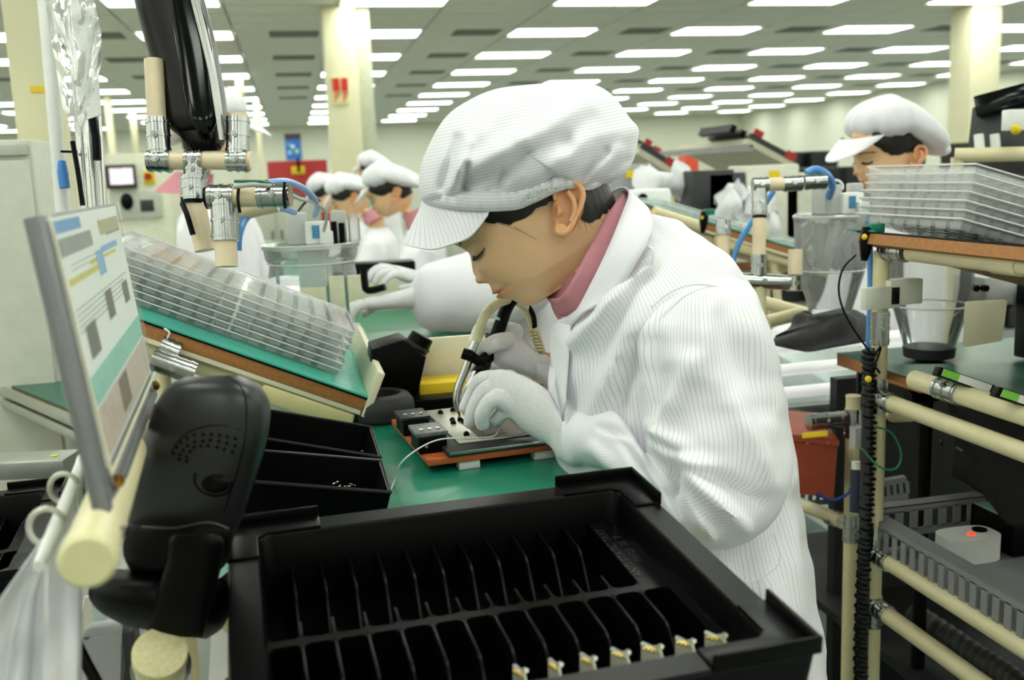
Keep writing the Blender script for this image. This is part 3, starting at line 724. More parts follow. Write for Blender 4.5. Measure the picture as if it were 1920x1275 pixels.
# lower tee
Dt = 1.38
sleeve(P(392, 369, Dt), P(440, 369, Dt), t, .0175); M().cyl(P(386, 372, Dt), P(394, 371, Dt), .0155, n=24).build('open_end', BLACKP, t)
pipe('pipe', P(438, 369, Dt), P(486, 369, Dt), .0145, t, CREAM2); sleeve(P(484, 368, Dt), P(545, 366, Dt), t, .0165)
sleeve(P(420, 375, Dt), P(423, 452, Dt), t, .0185); pipe('pipe', P(423, 450, Dt), P(425, 500, Dt), .0155, t, CREAM2)
pipe('pipe', P(445, 400, 1.5), P(520, 383, 1.5), .012, t, CREAM2)
for a, b in (((448, 350), (450, 396)), ((534, 345), (535, 388))): M().tube([P(a[0], a[1]-3, Dt-.02), P(a[0]-2, (a[1]+b[1])/2, Dt-.022), P(b[0], b[1]+3, Dt-.02)], .0022, n=8, sub=3).build('cable_tie', BLACKP, t)
for a, b in (((362, 470), (385, 560)),): pass
# grey rods and clear sleeve at the far left
t = thing('hanging_sleeve', 'crumpled clear plastic document sleeve hanging at top left', 'document sleeve', P(140, 100, 1.3))
rows = []
for i in range(22):
    s = i/21; row = []
    for j in range(16):
        u = j/15; x0_, x1_ = 78+40*s, 168+22*min(1, s*1.6); 
        y_ = -40+(300-60*abs(u-.45)*2 if u < .45 else 300-250*(u-.45))*s
        d = 1.36+.012*math.sin(u*8+s*3)+.02*noise.noise(V((u*5, s*6, 3)))+.008*noise.noise(V((u*16, s*18, 9)))
        row.append(P(x0_+(x1_-x0_)*u, y_, d))
    rows.append(row)
m = M().loft(rows, closed=False, caps=False); o = m.build('sleeve_film', clear('crumpled_film', haze=.42, rough=.22, gl=.6), t, smooth=180)
rows = [[P((95+30*s)+(45)*u, -40+250*s, 1.385) for u in (0, .5, 1)] for s in (0, .5, 1)]
M().slab([P(128, -40, 1.39), P(170, -40, 1.39), P(190, 215, 1.39), P(160, 225, 1.39)], CF*.001).build('white_sheet', PAPER, t, smooth=0)
t = thing('chrome_rods', 'bundle of upright chrome rods behind the instruction panel', 'rods', P(170, 400, 1.6))
for a, r_ in ((150, .009), (166, .011), (181, .008)): M().cyl(P(a-20, -60, 1.6), P(a+12, 400, 1.6), r_, n=14).build('rod', STEEL, t)
M().tube([P(172, 215, 1.55), P(180, 260, 1.55), P(182, 300, 1.55)], .007, n=8).build('black_clip', BLACKP, t)
M().tube([P(114, 284, 1.58), P(145, 285, 1.58)], .002, n=6).build('cable_tie', BLACKP, t); M().tube([P(136, 265, 1.56), P(146, 320, 1.56), P(155, 385, 1.56)], .004, n=8).build('black_strap', BLACKP, t)
M().cyl(P(80, -40, 1.62), P(118, 400, 1.62), .011, n=12).build('white_post', WHITE, t)
tag(M().tube([P(116, 302, 1.6), P(118, 325, 1.6), P(122, 352, 1.6)], [.006, .0085, .008], n=12, sub=4).build('air_blow_gun', mk('blue_grip', '#3b83cf', .4), None), 'blue plastic handle hanging beside the cream post', 'tool')
t = thing('cream_post', 'cream upright post with a yellow sticker, at the left edge', 'post', onz(90, 1200, 0))
a_, b_ = ony(72, -60, 2.9), ony(72, -60, 2.9); p = ony(88, 380, 2.9)
M().box((p.x-.055, 2.9, 0), (p.x+.06, 3.0, ZC)).build('shaft', COLM, t, bevel=.004)
q = ony(80, 168, 2.9); M().box((q.x-.03, 2.896, q.z-.008), (q.x+.033, 2.899, q.z+.009)).build('yellow_sticker', mk('yellow_sticker', '#eac52a', .5), t, smooth=0)
# ================================================================ people
HD = 1.35; HPX = FPX/HD
TH_ = R(32)
fF = -CR*math.cos(TH_)-CU*math.sin(TH_)      # face forward
fU = CU*math.cos(TH_)-CR*math.sin(TH_)       # head up (crown moves left as the head bows)
fL = fU.cross(fF)                            # left side of the head (towards the camera)
HO = P(1000, 450, HD)
HM = Matrix((fF, fL, fU)).transposed().to_4x4(); HM.translation = HO
def hp(px, py):      # pixel to head coordinates (forward, up) in metres
    v = P(px, py, HD)-HO; return v.dot(fF), v.dot(fU)
prof_px = [(800, 300), (815, 380), (838, 425), (852, 459), (866, 465), (879, 474), (882.5, 483), (884, 492), (885.5, 501), (887, 509), (889.5, 515), (894, 521), (903, 524), (912, 526), (917, 532), (922, 539), (927, 544), (931, 549), (936, 553), (941, 557), (950, 559), (957, 560), (964, 564), (974, 569.5), (988, 573), (1002, 572)]
prof = sorted([hp(*p)[::-1] for p in prof_px], key=lambda q: q[0])      # (up, forward)
for i in range(1, len(prof)):
    if prof[i][0]-prof[i-1][0] < 1e-4: prof[i] = (prof[i-1][0]+1e-4, prof[i][1])
us = [q[0] for q in prof]; fs_ = [q[1] for q in prof]
U_CH = us[0]; U_TOP = U_CH+.225
us = us+[U_TOP-.045, U_TOP-.02, U_TOP]; fs_ = fs_+[.052, .018, -.045]
ear_f, ear_u = hp(1040, 400)
def fr_at(u): return float(np.interp(u, us, fs_))
def bk_at(u): return float(np.interp(u, [U_CH-.0, U_CH+.02, U_CH+.05, U_CH+.09, U_CH+.14, U_CH+.18, U_CH+.205, U_TOP], [-.072, -.098, -.118, -.122, -.120, -.106, -.084, -.045]))
def wd_at(u): return float(np.interp(u-U_CH, [0, .012, .03, .05, .075, .1, .13, .16, .19, .21, .225], [.026, .040, .053, .060, .066, .070, .0745, .0745, .062, .04, .004]))
eyeU = hp(900, 474)[1]+.004; noseU = hp(889, 515)[1]; mouthU = hp(934, 551)[1]; baseU = hp(905, 525)[1]; alaU = hp(911, 519)[1]
def gs(x, s): return math.exp(-(x/s)**2)
def face_pt(u, a, off=0):
    """point of the head surface; u up, a angle from the face midline, in head coordinates"""
    F, Bk, W = fr_at(u), bk_at(u), wd_at(u)
    # midline features are narrow: the broad face follows a smoothed profile
    Fs = sum(fr_at(u+k*.006) for k in range(-5, 6))/11
    ctr = Bk+(Fs-Bk)*.46
    ca, sa = math.cos(a), math.sin(a)
    e = .86 if ca > 0 else 1.0
    y = W*math.copysign(abs(sa)**.92, sa)
    broad = Fs-.007*gs(u-eyeU, .02)*1.0-.004*gs(u-mouthU, .03)
    x = ctr+(broad-ctr)*abs(ca)**e if ca > 0 else ctr-(ctr-Bk)*abs(ca)**.95
    if ca > 0:
        nar = .0085 if u > noseU+.012 else .0085+.006*gs(u-noseU+.004, .010)
        if u < baseU: nar = .017
        if u > eyeU+.012: nar = .035
        x += (F-broad)*gs(y, nar)*(1 if u > U_CH-.01 else 0)
        # wings of the nose, eye sockets, lids, cheeks, lips
        x += .0105*gs(abs(y)-.0125, .0056)*gs(u-alaU, .0062)-.0035*gs(abs(y)-.021, .003)*gs(u-alaU, .008)
        x -= .006*gs(abs(y)-.030, .014)*gs(u-eyeU-.003, .011)
        x += .0065*gs(abs(y)-.031, .0115)*gs(u-eyeU+.001, .0085)
        x -= .0015*gs(abs(y)-.031, .012)*gs(u-eyeU+.0085, .0022)
        x += .004*gs(abs(y)-.034, .022)*gs(u-noseU+.004, .022)
        x += .0065*gs(abs(y), .022)*gs(u-mouthU, .0095)-.0075*gs(abs(y), .023)*gs(u-mouthU-.0005, .0018)
        x -= .003*gs(abs(y)-.026, .007)*gs(u-mouthU, .008)
    n = V((ca, sa*1.3, .15)).normalized()
    return V((x, y, u))+n*off
def head_mesh(neck_rings, m=None, NU=96, NA=112):
    m = m or M(); rings = []
    def ang(k):
        t = (k/NA)*2-1; return math.pi*(t*.45+.55*t*abs(t))    # dense at the face
    for i in range(NU+1):
        s = i/NU; u = U_TOP-(U_TOP-U_CH)*s
        rings.append([face_pt(min(u, U_TOP-.0005), ang(k)) for k in range(NA)])
    # underside of the jaw into the neck
    last = rings[-1]; n0 = neck_rings[0]
    def angc(k): return ang(k)
    def nk(r):     # r = (centre f, centre u, half depth, half width)
        return [V((r[0]+r[2]*math.cos(ang(k)), r[3]*math.sin(ang(k)), r[1]+(r[4] if len(r) > 4 else 0)*math.cos(ang(k)))) for k in range(NA)]
    first = nk(n0)
    for q in (.12, .3, .5, .72, 1.0):
        rings.append([last[k].lerp(first[k], q)+V((0, 0, -.006*math.sin(math.pi*q)*max(0, math.cos(ang(k))))) for k in range(NA)])
    for r in neck_rings[1:]: rings.append(nk(r))
    tint = []
    for i, rg in enumerate(rings):
        for p in rg:
            lip = gs(abs(p.y), .021)*gs(p.z-mouthU+.0005, .0085)*(1 if p.x > .04 and i <= NU else 0); lip = min(1, lip*1.25)
            nst = gs(abs(p.y)-.0075, .0045)*gs(p.z-baseU+.0005, .0035)*(1 if p.x > .05 and i <= NU else 0); crs = gs(abs(p.y)-.0195, .0028)*gs(p.z-alaU, .008)*(1 if p.x > .04 and i <= NU else 0)
            lid = gs(abs(p.y)-.031, .015)*gs(p.z-eyeU-.004, .008)*(1 if p.x > .03 and i <= NU else 0)
            chk = gs(abs(p.y)-.04, .02)*gs(p.z-noseU, .018)*(1 if p.x > .02 else 0)
            c = V((1, 1, 1)).lerp(V((.70, .36, .36)), lip).lerp(V((.86, .78, .76)), lid*.5).lerp(V((1.03, .93, .9)), chk*.5).lerp(V((.45, .3, .25)), min(1, nst)*.7).lerp(V((.8, .68, .6)), crs*.6)
            tint.append((c.x, c.y, c.z, 1))
    m.loft(rings); m.tint = tint
    return m, rings
neckR = [(-.065, U_CH-.004, .046, .053, .028), (-.088, U_CH-.03, .050, .054, .022), (-.105, U_CH-.06, .053, .058, .015), (-.122, U_CH-.085, .055, .066, .01)]
hm, hrings = head_mesh(neckR)
# arms and legs of the body (inside the clothes), one continuous figure with the trunk
def xf(m, mx): m.v = [mx @ p for p in m.v]; return m
def ear_mesh(m, side):
    """ear built from a shell, a rolled helix, an inner fold and a lobe; head coordinates"""
    ct, cl = hp(1049, 357), hp(1040, 447)
    up = V((ct[0]-cl[0], 0, ct[1]-cl[1])); H = up.length; up.normalize(); bk = V((-up.z, 0, up.x))   # rearward
    if bk.x > 0: bk = -bk
    base = V((cl[0], side*.0755, cl[1])); out = V((-.35, side*.9, 0)).normalized()
    def pt(b, h, o=0): return base+bk*(b*H)+up*(h*H)+V((0, side*1, 0))*(o*H)
    pts = [(-.02, .18), (.0, .02), (.12, -.01), (.24, .1), (.32, .3), (.4, .55), (.42, .78), (.32, .95), (.14, 1.0), (-.04, .93), (-.13, .75), (-.1, .6)]
    hel = [pt(b, h, .06+.13*max(0, b)) for b, h in pts]
    m.tube(hel, [.0026, .0048, .0058, .0042, .0034, .0036, .0038, .004, .0038, .0034, .003, .0022], n=10, sub=5)
    # concha sheet
    rows = []
    for i in range(9):
        s = i/8; h = .05+.85*s; half = .17+.1*math.sin(s*math.pi)+.05*s; cb = .13+.1*s-.05*s*s
        rows.append([pt(cb+half*math.cos(math.pi*k/10), h, -.02+.1*((k-5)/5)**2+(.03 if k < 3 else 0)) for k in range(11)])
    rows2 = [[p-V((0, side*.004, 0))+V((.001, 0, 0)) for p in r] for r in rows]
    m.loft([r+r2[::-1] for r, r2 in zip(rows, rows2)])
    rim_ = [pt(cb_, h_, -.035) for cb_, h_ in ((.12, .02), (.3, .3), (.4, .6), (.38, .85), (.2, .98), (0, .93), (-.12, .75), (-.06, .3))]; cen_ = pt(.14, .55, -.02)
    m.loft([rim_, [p.lerp(cen_, .5)+V((0, side*.0, 0)) for p in rim_], [p.lerp(cen_, .98) for p in rim_]])
    m.tube([pt(.24, .22, .10), pt(.29, .45, .115), pt(.24, .66, .11), pt(.12, .80, .09)], .0035, n=8, sub=4)      # antihelix
    m.tube([pt(-.04, .30, .03), pt(.0, .40, .10), pt(-.06, .52, .03)], [.002, .0042, .002], n=8, sub=4)           # tragus
    m.sph(pt(.09, .05, .08), (.0075, .004, .0085), 12, 8)
    return m
def face_details(parent, mx, hairM=None):
    """lashes, brows and ears as children of the body"""
    m = M()
    for s in (1, -1):
        for k in range(26):
            y = s*(.0175+.027*k/25); u = eyeU-.0078+.0035*((k-13)/13)**2-.0018*(k/25)
            p = face_at(y, u, .0008); q = p+V((.0035+.002*(k/25), s*.0022, -.0046))
            m.tube([mx @ p, mx @ (p.lerp(q, .6)+V((.0006, 0, -.0008))), mx @ q], [.00065, .0005, .0002], n=4)
        m.tube([mx @ face_at(s*(.0165+.029*k/12), eyeU-.0078+.0035*((k-6)/6)**2-.0018*(k/12), .0004) for k in range(13)], .0009, n=5)
    m.build('eyelash', HAIR, parent)['kind'] = 'stuff'
    m = M(); rr_ = random.Random(3)
    for s in (1, -1):
        for k in range(60):
            t_ = k/59; y = s*(.013+.036*t_); u = eyeU+.0175+.004*math.sin(t_*2.6)-.003*t_+rr_.uniform(-.0012, .0012)
            p = face_at(y, u, .0003); q = face_at(y+s*.006, u+.0015, .0012)
            m.tube([mx @ p, mx @ q], .0004, n=3)
    m.build('eyebrow', HAIR, parent)['kind'] = 'stuff'
    for s in (1, -1): 
        e = xf(ear_mesh(M(), s), mx); e.tint = [(1.02, .84, .74, 1)]*len(e.v); e.build('ear', SKIN, parent, smooth=80)
FC = {}
def face_at(y, u, off=0):
    key = (round(y, 6), round(u, 6), off)
    if key not in FC: FC[key] = face_at_(y, u, off)
    return FC[key].copy()
def face_at_(y, u, off=0):
    """surface point at sideways y, height u on the face front"""
    lo, hi = 0.0, math.pi/2; s = 1 if y > 0 else -1
    for _ in range(13):
        mid = (lo+hi)/2
        if abs(face_pt(u, s*mid).y) < abs(y): lo = mid
        else: hi = mid
    return face_pt(u, s*lo, off)
# ---- main worker
worker = thing('person', 'worker in white striped cleanroom coat and cap, bending over the near bench', 'person', (.5, 1.2, 0))
bm_ = xf(hm, HM); nv = len(bm_.v)
# the trunk continues the neck rings down inside the coat
NA_ = 112; o_ = nv-NA_; bm_.f.pop(); bm_.mi.pop()
seat = bm_.v[o_:]; prev = o_
def trunk_ring(c, hx, hy, ax):
    ax = V(ax).normalized(); e = (-CF-ax*(-CF).dot(ax)).normalized(); g = ax.cross(e)
    out = []
    for k in range(NA_):
        t = (k/NA_)*2-1; a = math.pi*(t*.45+.55*t*abs(t)); out.append(V(c)+g*(-hx*math.cos(a))+e*(hy*math.sin(a)))
    return out
for c, hx, hy, ax in ((P(1165, 490, 1.39), .07, .10, (-.6, 0, .8)), (P(1215, 590, 1.39), .09, .15, (-.5, 0, .86)), (P(1260, 720, 1.39), .10, .14, (-.2, 0, 1)), (P(1285, 900, 1.39), .09, .12, (0, 0, 1)), (P(1310, 1060, 1.39), .10, .13, (0, 0, 1)), (P(1320, 1200, 1.39), .10, .13, (0, 0, 1))):
    rg = trunk_ring(c, hx, hy, ax); b_ = len(bm_.v); bm_.v += rg
    bm_.f += [(prev+k, prev+(k+1) % NA_, b_+(k+1) % NA_, b_+k) for k in range(NA_)]; bm_.mi += [0]*NA_; prev = b_
bm_.f.append(tuple(prev+i for i in range(NA_))); bm_.mi.append(0)
def limb(pts, r, n=14): bm_.tube(pts, r, n=n, sub=3)
sh_n = P(1310, 590, 1.26); el_n = P(1350, 930, 1.2); wr_n = P(1090, 812, 1.30)
limb([P(1240, 560, 1.36), P(1320, 610, 1.26), P(1352, 900, 1.21), P(1250, 925, 1.215), P(1150, 850, 1.26), wr_n], [.04, .042, .03, .026, .025, .024])
sh_f = P(1180, 560, 1.52); el_f = P(1120, 800, 1.62); wr_f = P(1020, 690, 1.5)
limb([P(1220, 560, 1.42), sh_f, el_f, P(1080, 740, 1.58), wr_f], [.05, .05, .04, .036, .026])
hipc = P(1330, 1150, 1.38); 
for s in (-1, 1):
    h = hipc+V((0, s*.07, 0)); f_ = V((h.x, h.y, .06))
    limb([h, V((h.x+.01, h.y, .45)), f_, V((h.x-.02, h.y, .045)), V((h.x-.13, h.y, .03))], [.07, .055, .04, .038, .028])
bm_.tint += [(1, 1, 1, 1)]*(len(bm_.v)-len(bm_.tint))
body = bm_.build('body', SKIN, worker, smooth=80)
face_details(body, HM)
# shoes and trousers
for s in (-1, 1):
    h = hipc+V((0, s*.07, 0))
    m = M(); m.loft([[V((h.x+.05-.21*q, h.y+ (.036+.012*math.sin(q*3))*math.cos(2*math.pi*k/16), .034+zh*math.sin(2*math.pi*k/16))) for k in range(16)] for q, zh in ((0, .02), (.1, .032), (.5, .034), (.85, .028), (1, .012))])
    m.build('shoe', WHITE, worker, smooth=70)
    M().tube([V((h.x, h.y, .72)), V((h.x, h.y, .5)), V((h.x, h.y, .085))], [.08, .075, .065], n=18, sub=3).build('trouser_leg', mk('dark_blue_trousers', '#232a3a', .9), worker)
# ---- hair
HX = [850, 880, 902, 930, 956, 980, 1000, 1020, 1040, 1058, 1072, 1090, 1108, 1125, 1160]
HY = [400, 408, 414, 419, 420, 412, 398, 384, 378, 386, 400, 414, 420, 408, 380]
HC = {}
def hairline(a, dflt):
    key = round(a, 5)
    if key in HC: return HC[key]
    lo, hi = U_CH+.03, U_TOP-.02
    for _ in range(16):
        mid = (lo+hi)/2; q = HM @ face_pt(mid, abs(((a+math.pi) % (2*math.pi))-math.pi)); v = q-CAM; d = v.dot(CF)
        x, y = 960+FPX*v.dot(CR)/d, 637.5-FPX*v.dot(CU)/d
        if y > np.interp(x, HX, HY): lo = mid
        else: hi = mid
    HC[key] = lo
    return lo
def hair_mesh(mx, lo=.012):
    m = M(); NA, NU = 90, 60; rings = []
    for i in range(NU+1):
        s = i/NU; rg = []
        for k in range(NA+1):
            a = R(38)+(2*math.pi-R(76))*k/NA
            side = abs(((a+math.pi) % (2*math.pi))-math.pi)
            sd = math.degrees(side)
            # lower hairline by angle from the face: temple, sideburn, over the ear, nape
            zl_ = np.interp(sd, [38, 52, 62, 74, 80, 84, 95, 112, 130, 180], [eyeU+.045, eyeU+.031, eyeU+.02, eyeU+.008, eyeU-.006, eyeU+.018, eyeU+.022, eyeU-.03, U_CH+.022, U_CH+.02])
            zl = hairline(a, zl_)
            zl += .0015*math.sin(k*1.7)+.001*math.sin(k*4.1)
            u = (U_TOP-.012)-((U_TOP-.012)-zl)*s
            off = .0058*(1-.65*s**6)+.0007*math.sin(k*2.3+s*9)
            rg.append(mx @ face_pt(u, a, off))
        rings.append(rg)
    m.loft(rings, closed=False, caps=False)
    return m
hair = hair_mesh(HM); hr = random.Random(5)
wisp = [[(905, 412), (935, 418), (968, 430), (1000, 446)], [(925, 405), (955, 420), (985, 438), (1012, 452)], [(968, 405), (985, 425), (1002, 438), (1022, 448)], [(985, 398), (998, 415), (1010, 432), (1018, 440)],
        [(1085, 395), (1082, 415), (1090, 430)], [(1100, 390), (1102, 412), (1110, 428)], [(1070, 380), (1072, 402), (1080, 415)], [(1115, 380), (1118, 400), (1128, 415)], [(890, 405), (920, 420), (945, 425)], [(1092, 380), (1095, 410), (1100, 440)]]
for w_i, ws in enumerate(wisp):
    if w_i in (2, 3, 6, 8): continue
    d = HD-.078 if w_i < 9 else HD-.06
    if w_i < 4 or w_i == 8:
        dd_ = [.048, .058, .066, .0715]
    else: dd_ = [.062, .060, .055, .05]
    for q in range(2): hair.tube([P(x+q*1.6+hr.uniform(-1, 1), y+q*1.2, HD-dd_[min(j, 3)]-.006) for j, (x, y) in enumerate(ws)], [.0002, .00016, .00008], n=4, sub=4)
hair.build('hair', HAIR, worker, smooth=70)
# ---- cap
def blob_cap(outline, C, d0, T1, up_shift=0, NR=64, pleat=None, seed=0, NA=168):
    """puffed cloth cap: outline (pixels) seen from the side, half width T1, pleats run along the given lines"""
    n = len(outline); cl = [V((x, y, 0)) for x, y in outline]; cl = spline(cl+[cl[0]], 8)[:-1]
    tot = [0]
    for i in range(len(cl)): tot.append(tot[-1]+(cl[(i+1) % len(cl)]-cl[i]).length)
    per = []
    for k in range(NA):
        s = tot[-1]*k/NA; i = max(j for j in range(len(cl)) if tot[j] <= s); f = (s-tot[i])/(tot[i+1]-tot[i]); per.append(cl[i].lerp(cl[(i+1) % len(cl)], f))
    c = V((C[0], C[1], 0)); m = M(); uvs = []
    for sgn in (1, -1):
        rings = []
        for i in range(NR+1):
            q = i/NR; rr2 = math.sin(q*math.pi/2); z = math.cos(q*math.pi/2); rg = []
            for k in range(NA):
                p = c+(per[k]-c)*rr2; dz = T1*z**.85
                h = pleat(p.x, p.y)*min(1, z*3.0)*1.0 if pleat else 0
                rg.append(P(p.x, p.y, d0-sgn*dz-(h if sgn > 0 else -h))); uvs.append((p.x*.0002+p.y*.00105, p.x/1000))
            rings.append(rg)
        m.loft(rings, caps=False)
    m.uv = uvs; return m
PL = [  # pleat lines on the cap: x0,y0,x1,y1, height, width px (ridges +, valleys -)
 (830, 352, 858, 262, -.012, 11), (846, 352, 876, 268, .009, 13), (868, 372, 876, 312, -.013, 8), (876, 318, 1095, 190, .014, 24), (884, 345, 1060, 268, -.010, 16), (905, 372, 985, 290, -.007, 12), (935, 322, 1040, 282, .008, 14), (930, 385, 940, 320, -.006, 6),
 (1000, 340, 1120, 250, .006, 22), (1075, 352, 1135, 285, -.010, 9), (1090, 350, 1160, 280, .008, 11), (1120, 345, 1175, 300, -.008, 8), (840, 300, 960, 200, .007, 30), (960, 250, 1090, 180, -.008, 30), (1110, 170, 1170, 250, .006, 25), (1030, 330, 1050, 345, -.004, 8), (980, 372, 1060, 335, -.004, 6)]
def seg_field(px, py, segs):
    h = 0
    for x0, y0, x1, y1, amp, w in segs:
        dx, dy = x1-x0, y1-y0; L2 = dx*dx+dy*dy; t_ = ((px-x0)*dx+(py-y0)*dy)/L2; tc = min(1, max(0, t_))
        d2 = (px-x0-dx*tc)**2+(py-y0-dy*tc)**2
        if d2 < w*w*9: h += amp*math.exp(-d2/(w*w))*(1-.35*abs(2*tc-1))
    return h
def cap_pleat(x, y): return 1.9*seg_field(x, y, PL)+.0022*noise.noise(V((x*.03, y*.03, 2)))
CAPO = [(790, 374), (785, 345), (790, 308), (806, 268), (832, 224), (865, 196), (925, 168), (1000, 158), (1080, 154), (1118, 160), (1150, 180), (1182, 222), (1197, 240), (1196, 266), (1188, 300), (1170, 326), (1140, 345), (1112, 358), (1090, 357), (1072, 350), (1052, 357), (1030, 368), (1010, 377), (975, 392), (940, 394), (890, 393), (840, 389), (808, 384)]
cm = blob_cap(CAPO, (985, 285), HD, .122, pleat=cap_pleat)
cap = cm.build('cap', CLOTH, worker, smooth=80)
bx_ = [792, 800, 820, 860, 900, 1000, 1050, 1075, 1110, 1135]; bd_ = [0, -.03, -.055, -.077, -.087, -.091, -.088, -.08, -.06, -.03]
bl_ = [(790, 374), (798, 380), (812, 385), (840, 391), (880, 395), (915, 396), (945, 395), (972, 392), (995, 383), (1015, 374), (1035, 364), (1055, 356), (1080, 353), (1105, 356), (1130, 346)]
bl_ = spline([V((x, y, 0)) for x, y in bl_], 8); rows = []
for dy, dd in ((0, .006), (1, 0), (-10, -.004), (-22, -.009), (-34, -.004), (-44, .02)):
    rows.append([P(p.x, p.y+dy, HD+float(np.interp(p.x, bx_, bd_))+dd-(.0035*math.sin(j*.9)*math.sin(j*.37)*min(1, -dy/12) if dy < 0 else 0)) for j, p in enumerate(bl_)])
m = M(); m.loft(rows, closed=False, caps=False); m.uv = [(q*.012, j/len(bl_)) for q in range(6) for j in range(len(bl_))]
m.build('cap_band', CLOTH, cap, smooth=180)
MESHM = mk('black_dotted_mesh', '#cfd3d2', .8, var=.9, scale=900)
# mesh insert by the ear and band
bpts = [(792, 378), (830, 388), (890, 392), (945, 393), (975, 391), (1012, 377), (1050, 357)]
def cap_surf(x, y, off=.002):      # near face of cap
    best = None
    c = V((985, 285, 0)); 
    lo = [V((a, b, 0)) for a, b in CAPO]; v = V((x, y, 0))-c
    # radial share by ray to outline
    share = 0
    for i in range(len(lo)):
        a, b = lo[i]-c, lo[(i+1) % len(lo)]-c; den = v.x*(b.y-a.y)-v.y*(b.x-a.x)
        if abs(den) < 1e-9: continue
        s = (a.x*(b.y-a.y)-a.y*(b.x-a.x))/den; w2 = ((a.x)*v.y-a.y*v.x)/-den if False else None
        if s > 0:
            p = v*s; t_ = (p-a).dot(b-a)/(b-a).length_squared
            if -.01 <= t_ <= 1.01: share = max(share, 1/s)
    q = min(share, .999); z = math.sqrt(max(0, 1-q*q))**.85
    return P(x, y, HD-.122*z-cap_pleat(x, y)*min(1, math.sqrt(max(0, 1-q*q))*3)-off)
m = M(); poly = [(980, 384), (986, 366), (1006, 358), (1030, 352), (1056, 348), (1050, 354), (1030, 362), (1006, 375)]
cen = (1014, 364); rgs = [[P(cen[0]+(x-cen[0])*q, cen[1]+(y-cen[1])*q, HD-.1035) for x, y in poly] for q in (.02, .25, .5, .75, 1)]
m.loft(rgs, caps=False)
m.build('mesh_insert', MESHM, cap, smooth=180)
# brim: crescent visor
def visor(parent, innerpts, outerpts, name='brim'):
    m = M(); rows = []; n = len(innerpts); uvs = []
    I_ = spline(innerpts, 5); O_ = spline(outerpts, 5)
    for t_ in (0, .2, .4, .6, .8, 1.0): rows.append([a.lerp(b, t_)+CU*(.004*math.sin(t_*math.pi)) for a, b in zip(I_, O_)])
    lowr = [[p-CU*.002+fF*-.001 for p in r] for r in rows]
    m.loft(rows, closed=False, caps=False); m.loft(lowr, closed=False, caps=False)
    k = len(I_)
    m.uv = [(j/(k-1)*.16, t_) for _ in (0, 1) for t_ in range(6) for j in range(k)]
    # rolled rim
    m2 = M().tube(O_, .0013, n=6)
    o = m.build(name, CLOTH, parent, smooth=80); m2.build('brim_edge', CLOTHB, o)
    return o
inn = [P(918, 396, HD-.085), P(870, 394, HD-.075), P(820, 388, HD-.05), P(792, 376, HD), P(800, 372, HD+.05), P(840, 374, HD+.085)]
out = [P(914, 402, HD-.087), P(884, 440, HD-.082), P(850, 456, HD-.072), P(806, 467, HD-.052), P(757, 453, HD+.005), P(800, 425, HD+.075)]
visor(worker, inn, out)
# chin / back of the cap elastic
# ---- pink shirt collar and coat
m = M(); rows = []
def collar(edge_top, edge_bot, mat, name, parent, th=.003, uvs=None):
    A_ = spline([P(*p) for p in edge_top], 6); B_ = spline([P(*p) for p in edge_bot], 6); rows = []
    for t_ in (0, .25, .5, .75, 1): rows.append([a.lerp(b, t_) for a, b in zip(A_, B_)])
    m = M(); m.loft(rows, closed=False, caps=False); k = len(A_)
    m.uv = [((j/(k-1)*.02+q*.22*1.0/4) if uvs is None else uvs(j/(k-1), q/4), q/5) for q in range(5) for j in range(k)]
    o = m.build(name, mat, parent, smooth=80); s_ = o.modifiers.new('cloth_thickness', 'SOLIDIFY'); s_.thickness = th; s_.offset = 0
    return o
pc = collar([(1022, 552, 1.40), (1032, 560, 1.33), (1052, 556, 1.285), (1078, 515, 1.275), (1110, 455, 1.285), (1148, 388, 1.31), (1168, 364, 1.36), (1160, 360, 1.42), (1125, 385, 1.46)],
            [(1035, 568, 1.39), (1056, 592, 1.33), (1082, 578, 1.29), (1108, 535, 1.28), (1140, 475, 1.285), (1172, 405, 1.31), (1182, 372, 1.36), (1172, 370, 1.43), (1140, 400, 1.48)], PINK, 'shirt_collar', worker)
m = M(); pxloft(m, [(1026, 545, 1110, 470, 1.37, .055), (1030, 560, 1130, 500, 1.37, .062), (1040, 590, 1150, 540, 1.37, .07), (1075, 640, 1180, 600, 1.38, .07)], n=30); m.build('shirt', PINK, worker)
CLOTHT = mk('white_cleanroom_cloth_coat', '#eeedf3', .8, var=.03, stripe=('#c0c5ca', 165, .085), bump=.1, bscale=900)
TF = [ # torso folds
 (1075, 640, 1225, 480, .010, 16), (1065, 760, 1200, 520, -.008, 22), (1110, 780, 1215, 560, .007, 18), (1150, 800, 1190, 640, -.009, 14), (1040, 640, 1040, 800, .004, 10), (1060, 620, 1120, 580, -.006, 8),
 (1215, 470, 1205, 520, .007, 6), (1430, 700, 1478, 900, .008, 14), (1470, 900, 1500, 1150, .007, 16), (1390, 1050, 1440, 1270, -.008, 22), (1250, 1060, 1330, 1000, -.006, 14), (1300, 1080, 1345, 1270, .009, 20), (1290, 440, 1400, 520, .005, 30), (1440, 1100, 1500, 1270, .009, 18), (1230, 420, 1290, 470, -.004, 14)]
def wv(px, py): return .0016*noise.noise(V((px*.012, py*.02, 5)))+.0012*noise.noise(V((px*.035, py*.012, 8)))
def projpx(p):
    v = p-CAM; d = v.dot(CF); return 960+FPX*v.dot(CR)/d, 637.5-FPX*v.dot(CU)/d
def cloth_fn(segs, amp=1.0):
    def fn(p, s, a, n):
        px, py = projpx(p); w_ = max(0, math.sin(a))
        return p+n.normalized()*((seg_field(px, py, segs)*w_*2.3+wv(px, py)*2.4)*amp)
    return fn
